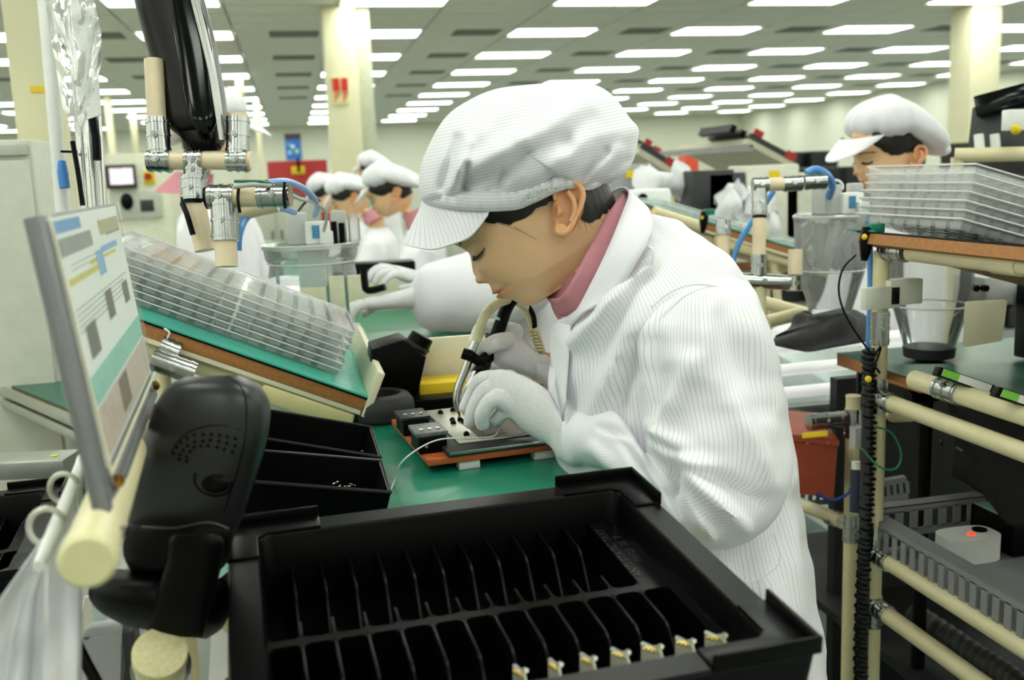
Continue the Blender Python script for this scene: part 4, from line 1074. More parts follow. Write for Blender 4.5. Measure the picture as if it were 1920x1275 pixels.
def clothloft(rings, name, parent, mat, segs, n=72, ex=2.3, sub=9, uvw=1.0, amp=1.0):
    m = M(); out = pxloft(m, rings, n=n, ex=ex, sub=sub, caps=False, fn=cloth_fn(segs, amp))
    # uv: arc length round a typical ring, so the stripes run along the garment
    base = out[len(out)//2]; acc = [0]
    for k in range(1, n): acc.append(acc[-1]+(base[k]-base[k-1]).length)
    m.uv = [(acc[k]*uvw, i/len(out)) for i in range(len(out)) for k in range(n)]
    # close the seam with a doubled column
    o = m.build(name, mat, parent, smooth=80)
    return o
coat = clothloft([(1118, 478, 1205, 400, 1.39, .06), (1072, 560, 1262, 418, 1.39, .12), (1040, 615, 1345, 485, 1.39, .17), (1034, 680, 1408, 565, 1.39, .185), (1033, 770, 1450, 690, 1.39, .18),
                  (1045, 870, 1476, 830, 1.39, .17), (1075, 980, 1492, 965, 1.39, .165), (1095, 1080, 1510, 1080, 1.39, .175), (1100, 1240, 1530, 1240, 1.39, .19), (1095, 1420, 1545, 1420, 1.39, .2), (1090, 1600, 1550, 1600, 1.4, .2)],
                 'coat', worker, CLOTHT, TF)
SF = [ # sleeve folds (near arm)
 (1215, 600, 1205, 720, .008, 12), (1228, 640, 1222, 760, -.007, 9), (1240, 560, 1190, 650, .007, 14), (1290, 680, 1230, 830, .012, 22), (1250, 700, 1225, 820, -.009, 14), (1235, 850, 1330, 880, .011, 16), (1225, 870, 1300, 960, -.012, 14), (1270, 850, 1262, 900, -.012, 10),
 (1215, 800, 1275, 835, .012, 16), (1300, 900, 1390, 985, .012, 16), (1330, 890, 1420, 940, -.010, 15), (1280, 930, 1330, 1000, .012, 12), (1255, 920, 1290, 990, -.009, 10), (1350, 600, 1440, 760, -.006, 26), (1400, 560, 1460, 760, .006, 20), (1330, 560, 1310, 700, .006, 24),
 (1150, 765, 1210, 800, .010, 10), (1130, 800, 1180, 810, -.008, 8), (1110, 840, 1190, 900, .008, 12), (1170, 830, 1240, 940, -.007, 12), (1380, 760, 1440, 900, .007, 22)]
slv = clothloft([(1262, 522, 1335, 508, 1.30, .03), (1222, 560, 1398, 532, 1.27, .075), (1200, 610, 1432, 600, 1.245, .088), (1193, 680, 1455, 690, 1.235, .09), (1197, 745, 1470, 775, 1.225, .09), (1207, 800, 1480, 870, 1.215, .088), (1212, 838, 1452, 968, 1.205, .085),
                 (1212, 850, 1370, 1025, 1.20, .078), (1203, 840, 1285, 1010, 1.205, .072), (1180, 800, 1215, 950, 1.225, .062), (1150, 768, 1160, 892, 1.25, .055), (1105, 764, 1108, 872, 1.275, .048), (1075, 768, 1072, 872, 1.295, .043), (1056, 775, 1050, 862, 1.31, .038)],
                'sleeve', worker, CLOTHT, SF, ex=2.0)
slv['label'] = 'left sleeve, creased at the elbow'
far = clothloft([(1150, 560, 1250, 500, 1.52, .06), (1090, 640, 1260, 620, 1.56, .075), (1055, 720, 1200, 780, 1.6, .07), (1050, 700, 1100, 810, 1.58, .055), (1035, 665, 1048, 755, 1.54, .045), (1003, 660, 1010, 715, 1.51, .035)], 'sleeve', worker, CLOTHT, [], ex=2.0, n=40, sub=5)
lap = collar([(1040, 600, 1.335), (1075, 590, 1.275), (1110, 528, 1.25), (1145, 455, 1.25), (1172, 385, 1.28), (1178, 358, 1.335), (1160, 352, 1.40), (1130, 372, 1.46)],
       [(1052, 640, 1.33), (1092, 588, 1.255), (1150, 555, 1.235), (1200, 480, 1.225), (1225, 425, 1.25), (1212, 388, 1.32), (1190, 385, 1.42), (1150, 400, 1.5)], CLOTHT, 'coat_collar', worker)
pk = collar([(1034, 612, 1.345), (1050, 606, 1.305), (1070, 610, 1.28)], [(1034, 680, 1.345), (1046, 735, 1.30), (1056, 790, 1.265)], CLOTHT, 'coat_placket', worker)
M().tube([P(1216, 463, 1.235), P(1224, 470, 1.228), P(1222, 492, 1.23), P(1214, 505, 1.235)], .0022, n=6, sub=4).build('cloth_loop', CLOTHB, coat)
# patch pocket seam
m = M(); m.tube([coatp for coatp in (P(1350, 1030, 1.2), P(1352, 1075, 1.2), P(1410, 1090, 1.2), P(1462, 1055, 1.205), P(1450, 1000, 1.21))], .0008, n=5, sub=4); m.build('pocket_seam', CLOTHB, coat)
# shoulder seam
M().tube([P(1222, 575, 1.185), P(1260, 545, 1.19), P(1310, 533, 1.195), P(1370, 545, 1.2), P(1415, 580, 1.2)], .0015, n=6, sub=5).build('shoulder_seam', CLOTHB, coat)
# ---- gloved hands: overlapping tapered pieces fused into one skin by a voxel remesh
def fuse(m, name, mat, parent, vox=.0017, sm=4, it=None):
    o = m.build(name, mat, parent, smooth=0)
    r = o.modifiers.new('fuse', 'REMESH'); r.mode = 'VOXEL'; r.voxel_size = vox; r.use_smooth_shade = True
    s_ = o.modifiers.new('relax', 'SMOOTH'); s_.factor = .5; s_.iterations = sm
    return o
# left hand, over the plate
hd = 1.37
def hpt(x, y, d): return P(x, y, d)
m = M()
def finger(pts, r): m.tube([P(*p) for p in pts], r, n=12, sub=4); m.sph(P(*pts[0]), r[0] if isinstance(r, list) else r, 12, 8); m.sph(P(*pts[-1]), (r[-1] if isinstance(r, list) else r)*1.0, 12, 8)
# palm and wrist
pxloft(m, [(1085, 782, 1083, 862, 1.295, .024), (1052, 775, 1050, 862, 1.31, .026), (1030, 735, 1032, 838, 1.335, .027), (1000, 714, 1005, 822, 1.35, .028), (965, 698, 980, 808, 1.365, .027), (935, 692, 955, 786, 1.375, .024), (915, 700, 935, 770, 1.38, .02)], n=24, ex=2.3)
finger([(955, 712, 1.385), (905, 712, 1.405), (885, 738, 1.415), (871, 765, 1.415)], [.0145, .0125, .0105, .0088])       # index
finger([(950, 735, 1.37), (915, 728, 1.375), (890, 762, 1.38), (881, 792, 1.385)], [.015, .0125, .0108, .0095])          # middle
finger([(965, 765, 1.36), (928, 748, 1.352), (905, 775, 1.355), (905, 795, 1.362)], [.015, .0128, .0115, .0100])         # ring
finger([(985, 785, 1.36), (955, 770, 1.36), (932, 785, 1.37), (930, 792, 1.38)], [.013, .011, .0098, .0085])         # little
finger([(990, 745, 1.41), (940, 745, 1.45), (900, 760, 1.455), (878, 772, 1.445)], [.015, .013, .0115, .0095])           # thumb (behind)
fuse(m, 'glove', GLOVE, worker)['label'] = 'grey-white knitted glove, back of the left hand'
M().tube([P(1054+2*math.cos(a)*3, 818+44*math.sin(a), 1.31-.038*math.cos(a)) for a in [2*math.pi*k/24 for k in range(25)]], .003, n=6).build('cuff', CLOTHB, worker)
# right hand, round the iron handle
m = M()
pxloft(m, [(1045, 672, 1040, 730, 1.52, .02), (1012, 662, 1006, 712, 1.50, .022), (985, 640, 975, 700, 1.50, .024), (955, 622, 945, 690, 1.495, .025), (930, 618, 925, 680, 1.49, .02)], n=24, ex=2.3)
finger([(965, 622, 1.50), (935, 615, 1.51), (905, 612, 1.51), (890, 640, 1.505)], [.014, .0125, .011, .0095])            # index over the tool
finger([(950, 640, 1.48), (932, 642, 1.455), (915, 650, 1.455), (905, 654, 1.46)], [.0145, .0135, .0125, .0115])        # thumb
finger([(945, 660, 1.51), (915, 650, 1.53), (888, 668, 1.53), (885, 688, 1.52)], [.013, .0115, .0105, .0095])           # middle
finger([(945, 680, 1.51), (912, 680, 1.53), (886, 694, 1.53), (884, 708, 1.52)], [.012, .011, .010, .009])              # ring
finger([(950, 690, 1.52), (925, 702, 1.54), (900, 712, 1.54), (890, 722, 1.53)], [.011, .0095, .009, .008])             # little
fuse(m, 'glove', GLOVE, worker)['label'] = 'grey-white knitted glove, right hand gripping the iron'
# ---- hot air iron with suction hose
t = thing('soldering_tool', 'black soldering iron with a curved metal suction tube, held in the gloved hand', 'soldering iron', P(860, 780, 1.42))
iron = M().tube([P(968, 556, 1.47), P(950, 578, 1.475), P(930, 632, 1.48), P(915, 668, 1.485), P(893, 700, 1.47)], [.0075, .0095, .0105, .0105, .0085], n=18, sub=5).build('handle', BLACKP, t)
M().tube([P(941.5, 597, 1.478), P(940, 602, 1.478)], .0106, n=18).build('aqua_ring', mk('aqua_band', '#8fd0cc', .5), iron)
M().tube([P(893, 700, 1.47), P(875, 730, 1.455), P(862, 762, 1.44)], [.007, .005, .0035], n=12).build('heater_barrel', STEEL, t)
M().tube([P(897, 628, 1.44), P(884, 660, 1.44), P(872, 695, 1.44), P(859, 728, 1.44), P(856, 752, 1.44), P(860, 772, 1.44)], [.0065, .0062, .0062, .006, .0055, .0045], n=14, sub=6).build('suction_tube', STEEL, t)
M().tube([P(893, 640, 1.44), P(905, 600, 1.44), P(925, 575, 1.45), P(955, 562, 1.47), P(985, 575, 1.5), P(1000, 610, 1.52)], .0072, n=14, sub=6).build('suction_hose', mk('yellowed_hose', '#cfcba4', .35, var=.12, scale=60), t)
M().cyl(P(867, 662, 1.43), P(885, 668, 1.43), .0085).cyl(P(880, 665, 1.43), P(915, 690, 1.445), .0075).cyl(P(895, 683, 1.445), P(915, 668, 1.45), .009).build('clamp', BLACKP, t, bevel=.001)
M().sph(P(905, 692, 1.44), .011, 14, 10).build('clamp_knob', BLACKP, t)
M().tube([P(988, 570, 1.5), P(1000, 592, 1.5), P(1003, 622, 1.5)], .0042, n=10, sub=4).build('power_cord', BLACKP, t)
m = M(); 
for k in range(7): a_ = P(1001+k*2, 618+k*6, 1.5); m.cyl(a_, a_-CU*.0034, .0088-.0002*k, n=14)
m.tube([P(1000, 615, 1.5), P(1016, 662, 1.51)], .0066, n=12); m.build('strain_relief', mk('cream_relief', '#d6cf9f', .5), t)
M().tube([P(858, 770, 1.44), P(862, 778, 1.44), P(859, 785, 1.44)], [.0025, .0018, .0008], n=8).build('tip', mk('flux_stained_tip', '#8c7a52', .4, metal=.8), t)
# ================================================================ other workers
GH = None
def generic_cap(mx):
    m = M(); uvs = []; NR, NA = 26, 64; rings = []
    def pl(a, q): return .006*math.sin(a*7+1.2*math.sin(a*2))*math.sin(q*math.pi)+.004*math.sin(a*13+q*5)*math.sin(q*math.pi)
    for i in range(NR+1):
        q = i/NR; th = math.pi*q; rg = []
        for k in range(NA):
            a = 2*math.pi*k/NA; rr_ = math.sin(th)**.8; zz = math.cos(th)
            x = -.045+(.128 if math.cos(a) > 0 else .152)*rr_*math.cos(a); y = .12*rr_*math.sin(a)
            sag = -.108*max(0, -math.cos(a)+.15)**1.2*rr_-.010*abs(math.sin(a))*rr_
            z = .128+(.066*zz if zz > 0 else .055*zz)+sag
            n = V((math.cos(a)*rr_, math.sin(a)*rr_, zz)); p = V((x, y, z))+n*pl(a, q)
            rg.append(mx @ p); uvs.append((z*1.0, k/NA))
        rings.append(rg)
    m.loft(rings); m.uv = uvs; return m
def generic_brim(mx):
    m = M(); rows = []
    for t_ in (0, .33, .66, 1):
        rows.append([mx @ V((.045+.062*math.cos(a)*(1+.0*t_)+.062*t_*math.cos(a)**.5, .098*math.sin(a)*(1-.05*t_), .094-.050*t_*math.cos(a)**.7-.0*t_)) for a in [R(-84+168*k/24) for k in range(25)]])
    m.loft(rows, closed=False, caps=False); lo = [[p-V((0, 0, .003)) for p in r] for r in rows]; m.loft(lo, closed=False, caps=False)
    m.uv = [(k/24*.16, 0) for _ in range(8) for k in range(25)]; return m
def hand(m, w, f, l, side, L=.165):
    """small gloved hand: palm, four fingers and a thumb, slightly curled; w wrist point, f pointing direction, l sideways"""
    f = f.normalized(); l = (l-f*l.dot(f)).normalized(); u = f.cross(l)*(1 if True else -1)
    if u.z > 0: dn = -u
    else: dn = u
    m.loft([[w+f*s+l*(hw*math.cos(a))+dn*(ht*math.sin(a)) for a in [2*math.pi*k/14 for k in range(14)]] for s, hw, ht in ((-.085, .034, .032), (-.03, .03, .026), (.02, .034, .019), (.06, .041, .017), (.085, .038, .013))])
    for k, (o, ln) in enumerate(((-.028, .062), (-.009, .072), (.01, .068), (.027, .052))):
        b = w+f*.078+l*o; m.tube([b, b+f*ln*.5+dn*.004, b+f*ln*.82+dn*.022, b+f*ln*.85+dn*.04], [.0105, .0095, .0085, .0075], n=8, sub=2); m.sph(b+f*ln*.85+dn*.04, .0075, 8, 6)
    b = w+f*.025-l*.03*side; m.tube([b, b+f*.025-l*.02*side+dn*.015, b+f*.055-l*.014*side+dn*.03], [.0125, .0105, .0085], n=8, sub=2); m.sph(b+f*.055-l*.014*side+dn*.03, .0085, 8, 6)
def bg_worker(label, px, py, d, yaw, pitch, lean=.12, arms=None, slw=1.0, hem=.95, group=None, shirt=True, sc=1.0):
    H = P(px, py, d); F0 = V((math.cos(yaw), math.sin(yaw), 0)); L0 = V((-F0.y, F0.x, 0))
    f = F0*math.cos(pitch)-V((0, 0, 1))*math.sin(pitch); u = f.cross(L0)
    f, u = f, L0.cross(f)*-1 if L0.cross(f).z < 0 else L0.cross(f)
    u = f.cross(L0); 
    mx = Matrix((f, L0, u)).transposed().to_4x4()
    if mx.determinant() < 0: pass
    mx = mx @ Matrix.Scale(sc, 4); mx.translation = V(); H = H-(mx @ V((ear_f, 0, ear_u))); mx.translation = H
    base = V((H.x-F0.x*.1, H.y-F0.y*.1, 0)); t = thing('person', label, 'person', base, group=group)
    hm_, _ = head_mesh([(-.055, U_CH-.004, .040, .052, .028), (-.078, U_CH-.03, .047, .052, .022), (-.098, U_CH-.06, .05, .056, .015)], NU=44, NA=56)
    xf(hm_, mx)
    S = H-V((0, 0, .25))-F0*(lean*.55+.03); Wst = S-V((0, 0, .42))-F0*(lean*.5)
    # trunk continues the neck
    NA_ = 56; prev = len(hm_.v)-NA_; hm_.f.pop(); hm_.mi.pop()
    for c, hx, hy in ((S+V((0, 0, .06)), .06, .09), (S, .08, .15), (S-V((0, 0, .18)), .09, .14), (Wst, .085, .125), (Wst-V((0, 0, .2)), .1, .14)):
        b_ = len(hm_.v); hm_.v += [c+F0*(hx*math.cos(a))+L0*(hy*math.sin(a)) for a in [math.pi*(t__*.45+.55*t__*abs(t__)) for t__ in [(k/NA_)*2-1 for k in range(NA_)]]]
        hm_.f += [(prev+k, prev+(k+1) % NA_, b_+(k+1) % NA_, b_+k) for k in range(NA_)]; hm_.mi += [0]*NA_; prev = b_
    hm_.f.append(tuple(prev+i for i in range(NA_))); hm_.mi.append(0)
    arms = arms or [[S+L0*(.17*s), S+L0*(.23*s)-V((0, 0, .26))+F0*.1, S+L0*(.12*s)-V((0, 0, .27))+F0*.36] for s in (1, -1)]
    for (a, b, c) in arms: hm_.tube([a, b, c], [.045, .035, .024], n=10, sub=3)
    hip = Wst-V((0, 0, .2))
    for s in (1, -1): 
        p = hip+L0*.08*s; hm_.tube([p, V((p.x, p.y, hip.z*.5)), V((p.x, p.y, .04)), V((p.x, p.y, .03))+F0*.12], [.08, .055, .038, .025], n=10, sub=2)
    hm_.tint += [(1, 1, 1, 1)]*(len(hm_.v)-len(hm_.tint)); b = hm_.build('body', SKIN, t, smooth=80)
    face_details(b, mx)
    hair_mesh(mx).build('hair', HAIR, t, smooth=70)
    generic_cap(mx).build('cap', CLOTHB, t, smooth=80); br = generic_brim(mx).build('brim', CLOTHB, t, smooth=80)
    cm_ = M(); rings = []
    for c, hx, hy in ((S+V((0, 0, .10))+F0*.01, .062, .075), (S+V((0, 0, .055)), .085, .13), (S-V((0, 0, .02)), .115, .195), (S-V((0, 0, .2)), .13, .20), (Wst, .13, .185), (Wst-V((0, 0, .2)), .16, .205), (V((Wst.x, Wst.y, max(.35, S.z-hem))), .18, .23)):
        rings.append([c+F0*(hx*math.cos(a))+L0*(hy*math.sin(a))+V((0, 0, .0)) for a in [2*math.pi*k/40 for k in range(40)]])
    sm = [[rings_[k] for rings_ in rings] for k in range(40)]; cols = [spline(c_, 5) for c_ in sm]
    rings = [[cols[k][i]+(cols[k][i]-V((S.x, S.y, cols[k][i].z))).normalized()*.009*noise.noise(cols[k][i]*9) for k in range(40)] for i in range(len(cols[0]))]
    cm_.loft(rings, caps=False); cm_.build('coat', CLOTHB, t, smooth=80)
    if shirt:
        m = M(); m.loft([[mx @ V((x_+r1*math.cos(a), r2*math.sin(a), z_+.018*math.cos(a)*0)) for a in [2*math.pi*k/24 for k in range(24)]] for x_, z_, r1, r2 in ((-.085, U_CH-.022, .062, .06), (-.1, U_CH-.05, .075, .078), (-.115, U_CH-.09, .1, .12))], caps=False); m.build('shirt_collar', PINK, t, smooth=80)
    for k, (a, b2, c) in enumerate(arms):
        m = M(); pts = spline([a, b2, c], 6); rs = [float(np.interp(i/(len(pts)-1), [0, .2, .5, .85, 1], [.07, .085, .075, .058, .035]))*(slw if 0 < i < len(pts)-1 else 1) for i in range(len(pts))]
        m.tube(pts, rs, n=20); m.v = [p+V((noise.noise(p*14), noise.noise(p*14+V((5, 0, 0))), noise.noise(p*14+V((0, 5, 0)))))*.012 for p in m.v]
        m.build('sleeve', CLOTHB, t, smooth=80)
        m = M(); hand(m, c+(c-b2).normalized()*.03, (c-b2), L0, 1 if k == 0 else -1); m.build('glove', GLOVE, t, smooth=70)
    return t
PI = math.pi
Lf = math.atan2(-CR.y, -CR.x)            # facing picture-left
bg_worker('worker in white cap facing left behind the clear tray stack, at the right', 1682, 292, 2.85, Lf+R(14), R(10), lean=.08)
S2 = P(960, 440, 2.7)
bg_worker('worker hidden behind the main worker\'s cap, white sleeves resting on the next bench', 928, 352, 2.72, Lf+R(4), R(28), lean=.2, slw=1.35,
          arms=[[P(1000, 500, 2.55), P(900, 545, 2.45), P(770, 560, 2.4)], [P(960, 490, 2.85), P(900, 560, 2.75), P(800, 528, 2.6)]])
bg_worker('worker in profile with a pink collar, seated left of the main worker\'s cap', 742, 362, 4.9, Lf, R(22), lean=.22)
bg_worker('worker in white cap bowing low beside the cream column, left one of the far pair', 622, 364, 6.8, Lf-R(8), R(30), lean=.25)
bg_worker('worker in white cap looking down, right one of the far pair', 664, 370, 6.0, Lf, R(28), lean=.25)
bg_worker('farthest worker, only the cap and face seen above the pink-collared worker', 707, 324, 7.6, Lf, R(10), lean=.1)
bg_worker('standing worker behind the black monitor, cap brim pointing right', 388, 262, 3.3, Lf+PI, R(6), lean=.02)
# black part held by the hidden worker
tag(M().tube([P(682, 505, 2.38), P(684, 530, 2.38), P(690, 545, 2.38), P(722, 538, 2.37)], .009, n=8, sub=3).build('black_part', BLACKP, None), 'small black L-shaped part held in gloved fingers over the next bench', 'part')
# ================================================================ further benches
def bench(x0, y0, x1, y1, z, label, top=MATG, leg=CREAM, rot=None, name='workbench'):
    t = thing(name, label, 'workbench', ((x0+x1)/2, (y0+y1)/2, 0))
    M().box((x0, y0, z-.028), (x1, y1, z-.004)).build('bench_board', PLYW, t); M().box((x0, y0, z-.004), (x1, y1, z)).build('rubber_mat', top, t)
    for a in (x0+.04, x1-.04):
        for b in (y0+.04, y1-.04): pipe('leg', (a, b, 0), (a, b, z-.029), .014, t, leg, n=10)
    pipe('rail', (x0, y0+.04, z-.044), (x1, y0+.04, z-.044), .014, t, leg, n=10); pipe('rail', (x0, y0+.04, .25), (x1, y0+.04, .25), .014, t, leg, n=10)
    return t
bench(.0, 2.45, .5, 3.9, 1.0, 'green-topped bench under the hidden worker\'s white sleeves')
bench(-.6, 4.3, .22, 5.6, .98, 'bench in front of the pink-collared worker')
bench(-.9, 6.0, -.05, 7.6, .98, 'bench of the far pair of workers')
o = M().box((.0, 3.0, 1.0), (.62, 3.014, 1.115)).build('backboard', BEIGEW, None, bevel=.001); tag(o, 'low pale board standing behind the next worker\'s gloves', 'board')
o = M().cbox(P(690, 480, 3.6), (.28, .1, .12)).build('black_case', BLACKP, None, bevel=.006); o.location.z = 1.0; o.location.y = 3.4; tag(o, 'black case on the bench in front of the pink-collared worker', 'case')
# clutter on far benches (left of centre)
def onfloor_box(name, px0, py0, px1, y, dy, mat, label, cat, z0=0.0, bevel=.004):
    a, b = ony(px0, py0, y), ony(px1, py0, y)
    o = M().box((a.x, y, z0), (b.x, y+dy, a.z)).build(name, mat, None, bevel=bevel); return tag(o, label, cat) if label else o
# machine with a monitor
ym = 8.6; a, b = ony(196, 290, ym), ony(312, 290, ym)
t = thing('inspection_machine', 'cream inspection machine with a small screen and a yellow button plate, left background', 'machine', ((a.x+b.x)/2, ym+.4, 0))
CM_ = mk('machine_cream', '#d5d6c0', .5)
M().box((a.x, ym, 0), (b.x, ym+.8, a.z)).build('housing', CM_, t, bevel=.01)
def face(name, p0, p1, y, th, mat, par, bevel=.003):
    q0, q1 = ony(*p0, y), ony(*p1, y); return M().box((q0.x, y-th, q1.z), (q1.x, y, q0.z)).build(name, mat, par, bevel=bevel)
sc_ = face('screen_frame', (197, 310), (258, 352), ym-.001, .05, DARKG, t)
face('screen', (204, 316), (251, 345), ym-.053, .003, mk('lit_screen', '#d9c6d2', .3, emis=.9, var=.2, scale=30), sc_, 0)
m_ = face('button_plate', (268, 320), (292, 345), ym-.001, .01, YEL, t); c = ony(278, 331, ym-.012); M().cyl(c, c-V((0, .02, 0)), .03, n=16).build('stop_button', RED, m_)
face('lower_panel', (205, 360), (306, 408), ym-.001, .02, mk('machine_grey', '#b9bcae', .5), t)
face('dark_window', (262, 375), (290, 396), ym-.022, .004, DARKG, t); c = ony(238, 378, ym-.03); M().sph(c, (.05, .03, .07), 12, 8).build('hand_knob', BLACKP, t)
# partition behind
o = M().box((-9, 16, 0), (-.8, 16.1, 1.45)).build('partition', mk('cream_partition', '#d6d8be', .6), None); tag(o, 'long cream partition behind the inspection machine', 'partition')
# red counter with poster
yr = 13.0; a, b = ony(500, 303, yr), ony(613, 303, yr)
t = thing('red_counter', 'red counter with a yellow sign, left of the cream column', 'counter', ((a.x+b.x)/2, yr, 0))
M().box((a.x, yr, 0), (b.x, yr+.5, a.z)).build('counter_body', RED, t, bevel=.01); face('yellow_sign', (546, 312), (572, 326), yr-.002, .01, YEL, t)
face('black_bar', (556, 296), (563, 322), yr-.02, .02, BLACKP, t)
yp = 20.0; a, b = ony(533, 251, yp), ony(567, 300, yp)
t = thing('poster', 'blue poster on a stand left of the cream column', 'poster', ((a.x+b.x)/2, yp, 0))
pb = M().box((a.x, yp-.02, b.z), (b.x, yp, a.z)).build('poster_board', mk('poster_blue', '#2f6fc0', .5, var=.15, scale=6), t)
w_p = b.x-a.x; h_p = a.z-b.z
M().box((a.x, yp-.03, a.z-h_p*.2), (b.x, yp-.021, a.z)).build('dark_heading', mk('poster_dark_heading', '#3c3038', .5), pb)
for k, (u_, v_, c_) in enumerate(((.25, .3, '#9fd0f0'), (.7, .34, '#b6e0a0'), (.45, .52, '#e0eefa'), (.2, .6, '#5aa0e0'))): M().cbox((a.x+u_*w_p, yp-.025, b.z+v_*h_p), (.07, .01, .07)).build('picture_patch', mk('poster_patch_%s' % 'abcd'[k], c_, .5), pb)
pipe('stand_pole', ((a.x+b.x)/2, yp+.02, 0), ((a.x+b.x)/2, yp+.02, b.z+.3), .02, t, GREYP)
M().box(((a.x+b.x)/2-.3, yp-.1, 0), ((a.x+b.x)/2+.3, yp+.2, .03)).build('stand_foot', GREYP, t)
# far machines, crates, cartons for a busy floor
rb = random.Random(11)
spots_ = [(-1.8, 10.2, '#c9cbb8', 1.1, 1.15, 'pale cabinet in the left background beyond the machine'), (-.7, 11.5, '#b9bcb0', 1.0, 1.2, 'grey-green cabinet behind the clear tray stack'), (1.8, 9.2, '#d8dacb', 1.2, 1.25, 'pale equipment cabinet right of the cream column'), (1.2, 13.0, '#c5c8bb', 1.6, 1.3, 'far pale cabinet right of the cream column'),
          (3.2, 14.5, '#b3b6ac', 1.3, 1.2, 'grey cabinet in the far centre'), (-3.4, 12.5, '#cfd1bf', 1.4, 1.2, 'pale cabinet at the far left')]
for (x, y, c_, w_b, h, lb) in spots_:
    t = thing('cabinet', lb, 'cabinet', (x+w_b/2, y+.3, 0)); cm0 = mk('cabinet_'+lb.replace(' ', '_')[:30], c_, .5)
    M().box((x, y, .06), (x+w_b, y+.6, h)).build('cabinet_body', cm0, t, bevel=.01)
    for k in range(2): 
        dr = M().box((x+.02+k*w_b/2, y-.015, .1), (x+w_b/2-.02+k*w_b/2, y, h-.05)).build('door', cm0, t, bevel=.004); M().box((x+w_b/2-.06+k*.1, y-.03, h*.6), (x+w_b/2-.045+k*.1, y-.015, h*.6+.15)).build('handle', DARKG, dr)
    M().box((x+.03, y+.05, 0), (x+w_b-.03, y+.55, .06)).build('plinth', DARKG, t)
# ---- tilted shelves with clear trays in the middle right, the same kind as the near one
def tri_shelf(root, trays, O, ux_, label, tlabel, ntray=4, sy=1.0):
    n = V(ux_).normalized(); mx = frame(O, n, (-n.z, 0, n.x)); dup(root, mx, label)
    off = []
    for k in range(ntray): dup(trays, mx @ T(.02, .085, .0014+k*TP), tlabel % ['lowest', 'second', 'third', 'topmost', 'fifth'][k] if '%s' in tlabel else tlabel)
shelf0 = bpy.data.objects['tilted_shelf']; tray0 = bpy.data.objects['clear_tray']
ya = 3.0; a, b = ony(1195, 378, ya), ony(1500, 468, ya)
u_ = (b-a).normalized()
for k in range(2):
    O = a+u_*(.09+.475*k); 
    tri_shelf(shelf0, tray0, O, u_, ['tilted tray shelf right behind the main worker\'s shoulder', 'lower tilted tray shelf behind the clear vessel'][k], ['clear pocket tray behind the worker\'s shoulder, %s of its stack', 'clear pocket tray behind the clear vessel, %s of its stack'][k], 3)
tag(M().cyl(ony(1225, 398, 2.95), ony(1312, 425, 2.95), .02, n=20).build('thick_pipe', CREAM, None), 'short thick cream pipe under the tilted shelf, right of the collar', 'pipe')
# clip with green mat flap
def clip(p, label, s=1.0):
    t = thing('cable_clip', label, 'clip', p); 
    M().tube([p+V((.0, 0, .03*s)), p+V((-.004*s, 0, .0)), p+V((-.008*s, 0, -.035*s))], [.012*s, .014*s, .006*s], n=10, sub=3).build('clip_body', BLACKP, t)
    M().cbox(p+V((.012*s, -.004, .028*s)), (.03*s, .02*s, .018*s)).build('green_flap', MATG, t, bevel=.002)
    M().sph(p+V((-.012*s, -.006, .012*s)), .006*s, 8, 6).build('yellow_mark', YEL, t); return t
clip(ony(1322, 415, 2.85), 'black cable clip hanging at the shelf corner, behind the shoulder')
# raised racks with tilted dark panels, middle right background
def panel_rack(px0, py0, px1, py1, y, label, w=.9, extra=True):
    a, b = ony(px0, py0, y), ony(px1, py1, y); u_ = (b-a); L_ = u_.length; mx = frame(a, u_, (-u_.z, 0, u_.x))
    t = thing('panel_rack', label, 'rack', (a.x, y, 0))
    M().box((0, 0, -.03), (L_, w, 0), mx).build('rack_board', mk('rack_board_grey', '#b9b7a2', .6), t)
    M().box((.0, 0, .001), (L_, .03, .03), mx).build('dark_edge', DARKG, t); M().box((L_*.72, -.005, .002), (L_*.93, .0, .04), mx).build('red_label', RED, t); M().box((L_*.02, -.005, .03), (L_*.2, .0, .06), mx).build('red_label', RED, t)
    if extra:
        for k in range(4): M().box((-.25*L_+k*.06, .1, .01), (-.25*L_+k*.06+.03, .5, .05), mx).build('dark_module', BLACKP, t)
        M().box((-.5*L_, .0, -.06), (.02, w, -.03), frame(a, (1, 0, .02))).build('upper_board', GREYP, t)
    zz = min(a.z, b.z)-.12
    for x in (a.x-.25*L_, b.x-.3*L_):
        for yy in (y+.03, y+w-.05): pipe('post', (x, yy, 0), (x, yy, zz+.1), .018, t, CREAM, n=10)
    for z in (zz, .5): pipe('rail', (a.x-.35*L_, y+.03, z), (b.x-.2*L_, y+.03, z), .018, t, CREAM, n=10)
    return t
panel_rack(1405, 260, 1495, 308, 4.6, 'cream rack with a tilted dark-edged panel, right of the main worker')
panel_rack(1200, 278, 1262, 316, 4.7, 'cream rack with a tilted panel, partly behind the main cap', w=.7, extra=False)
panel_rack(1180, 262, 1240, 290, 7.0, 'farther cream rack behind the main cap', w=.7, extra=False)
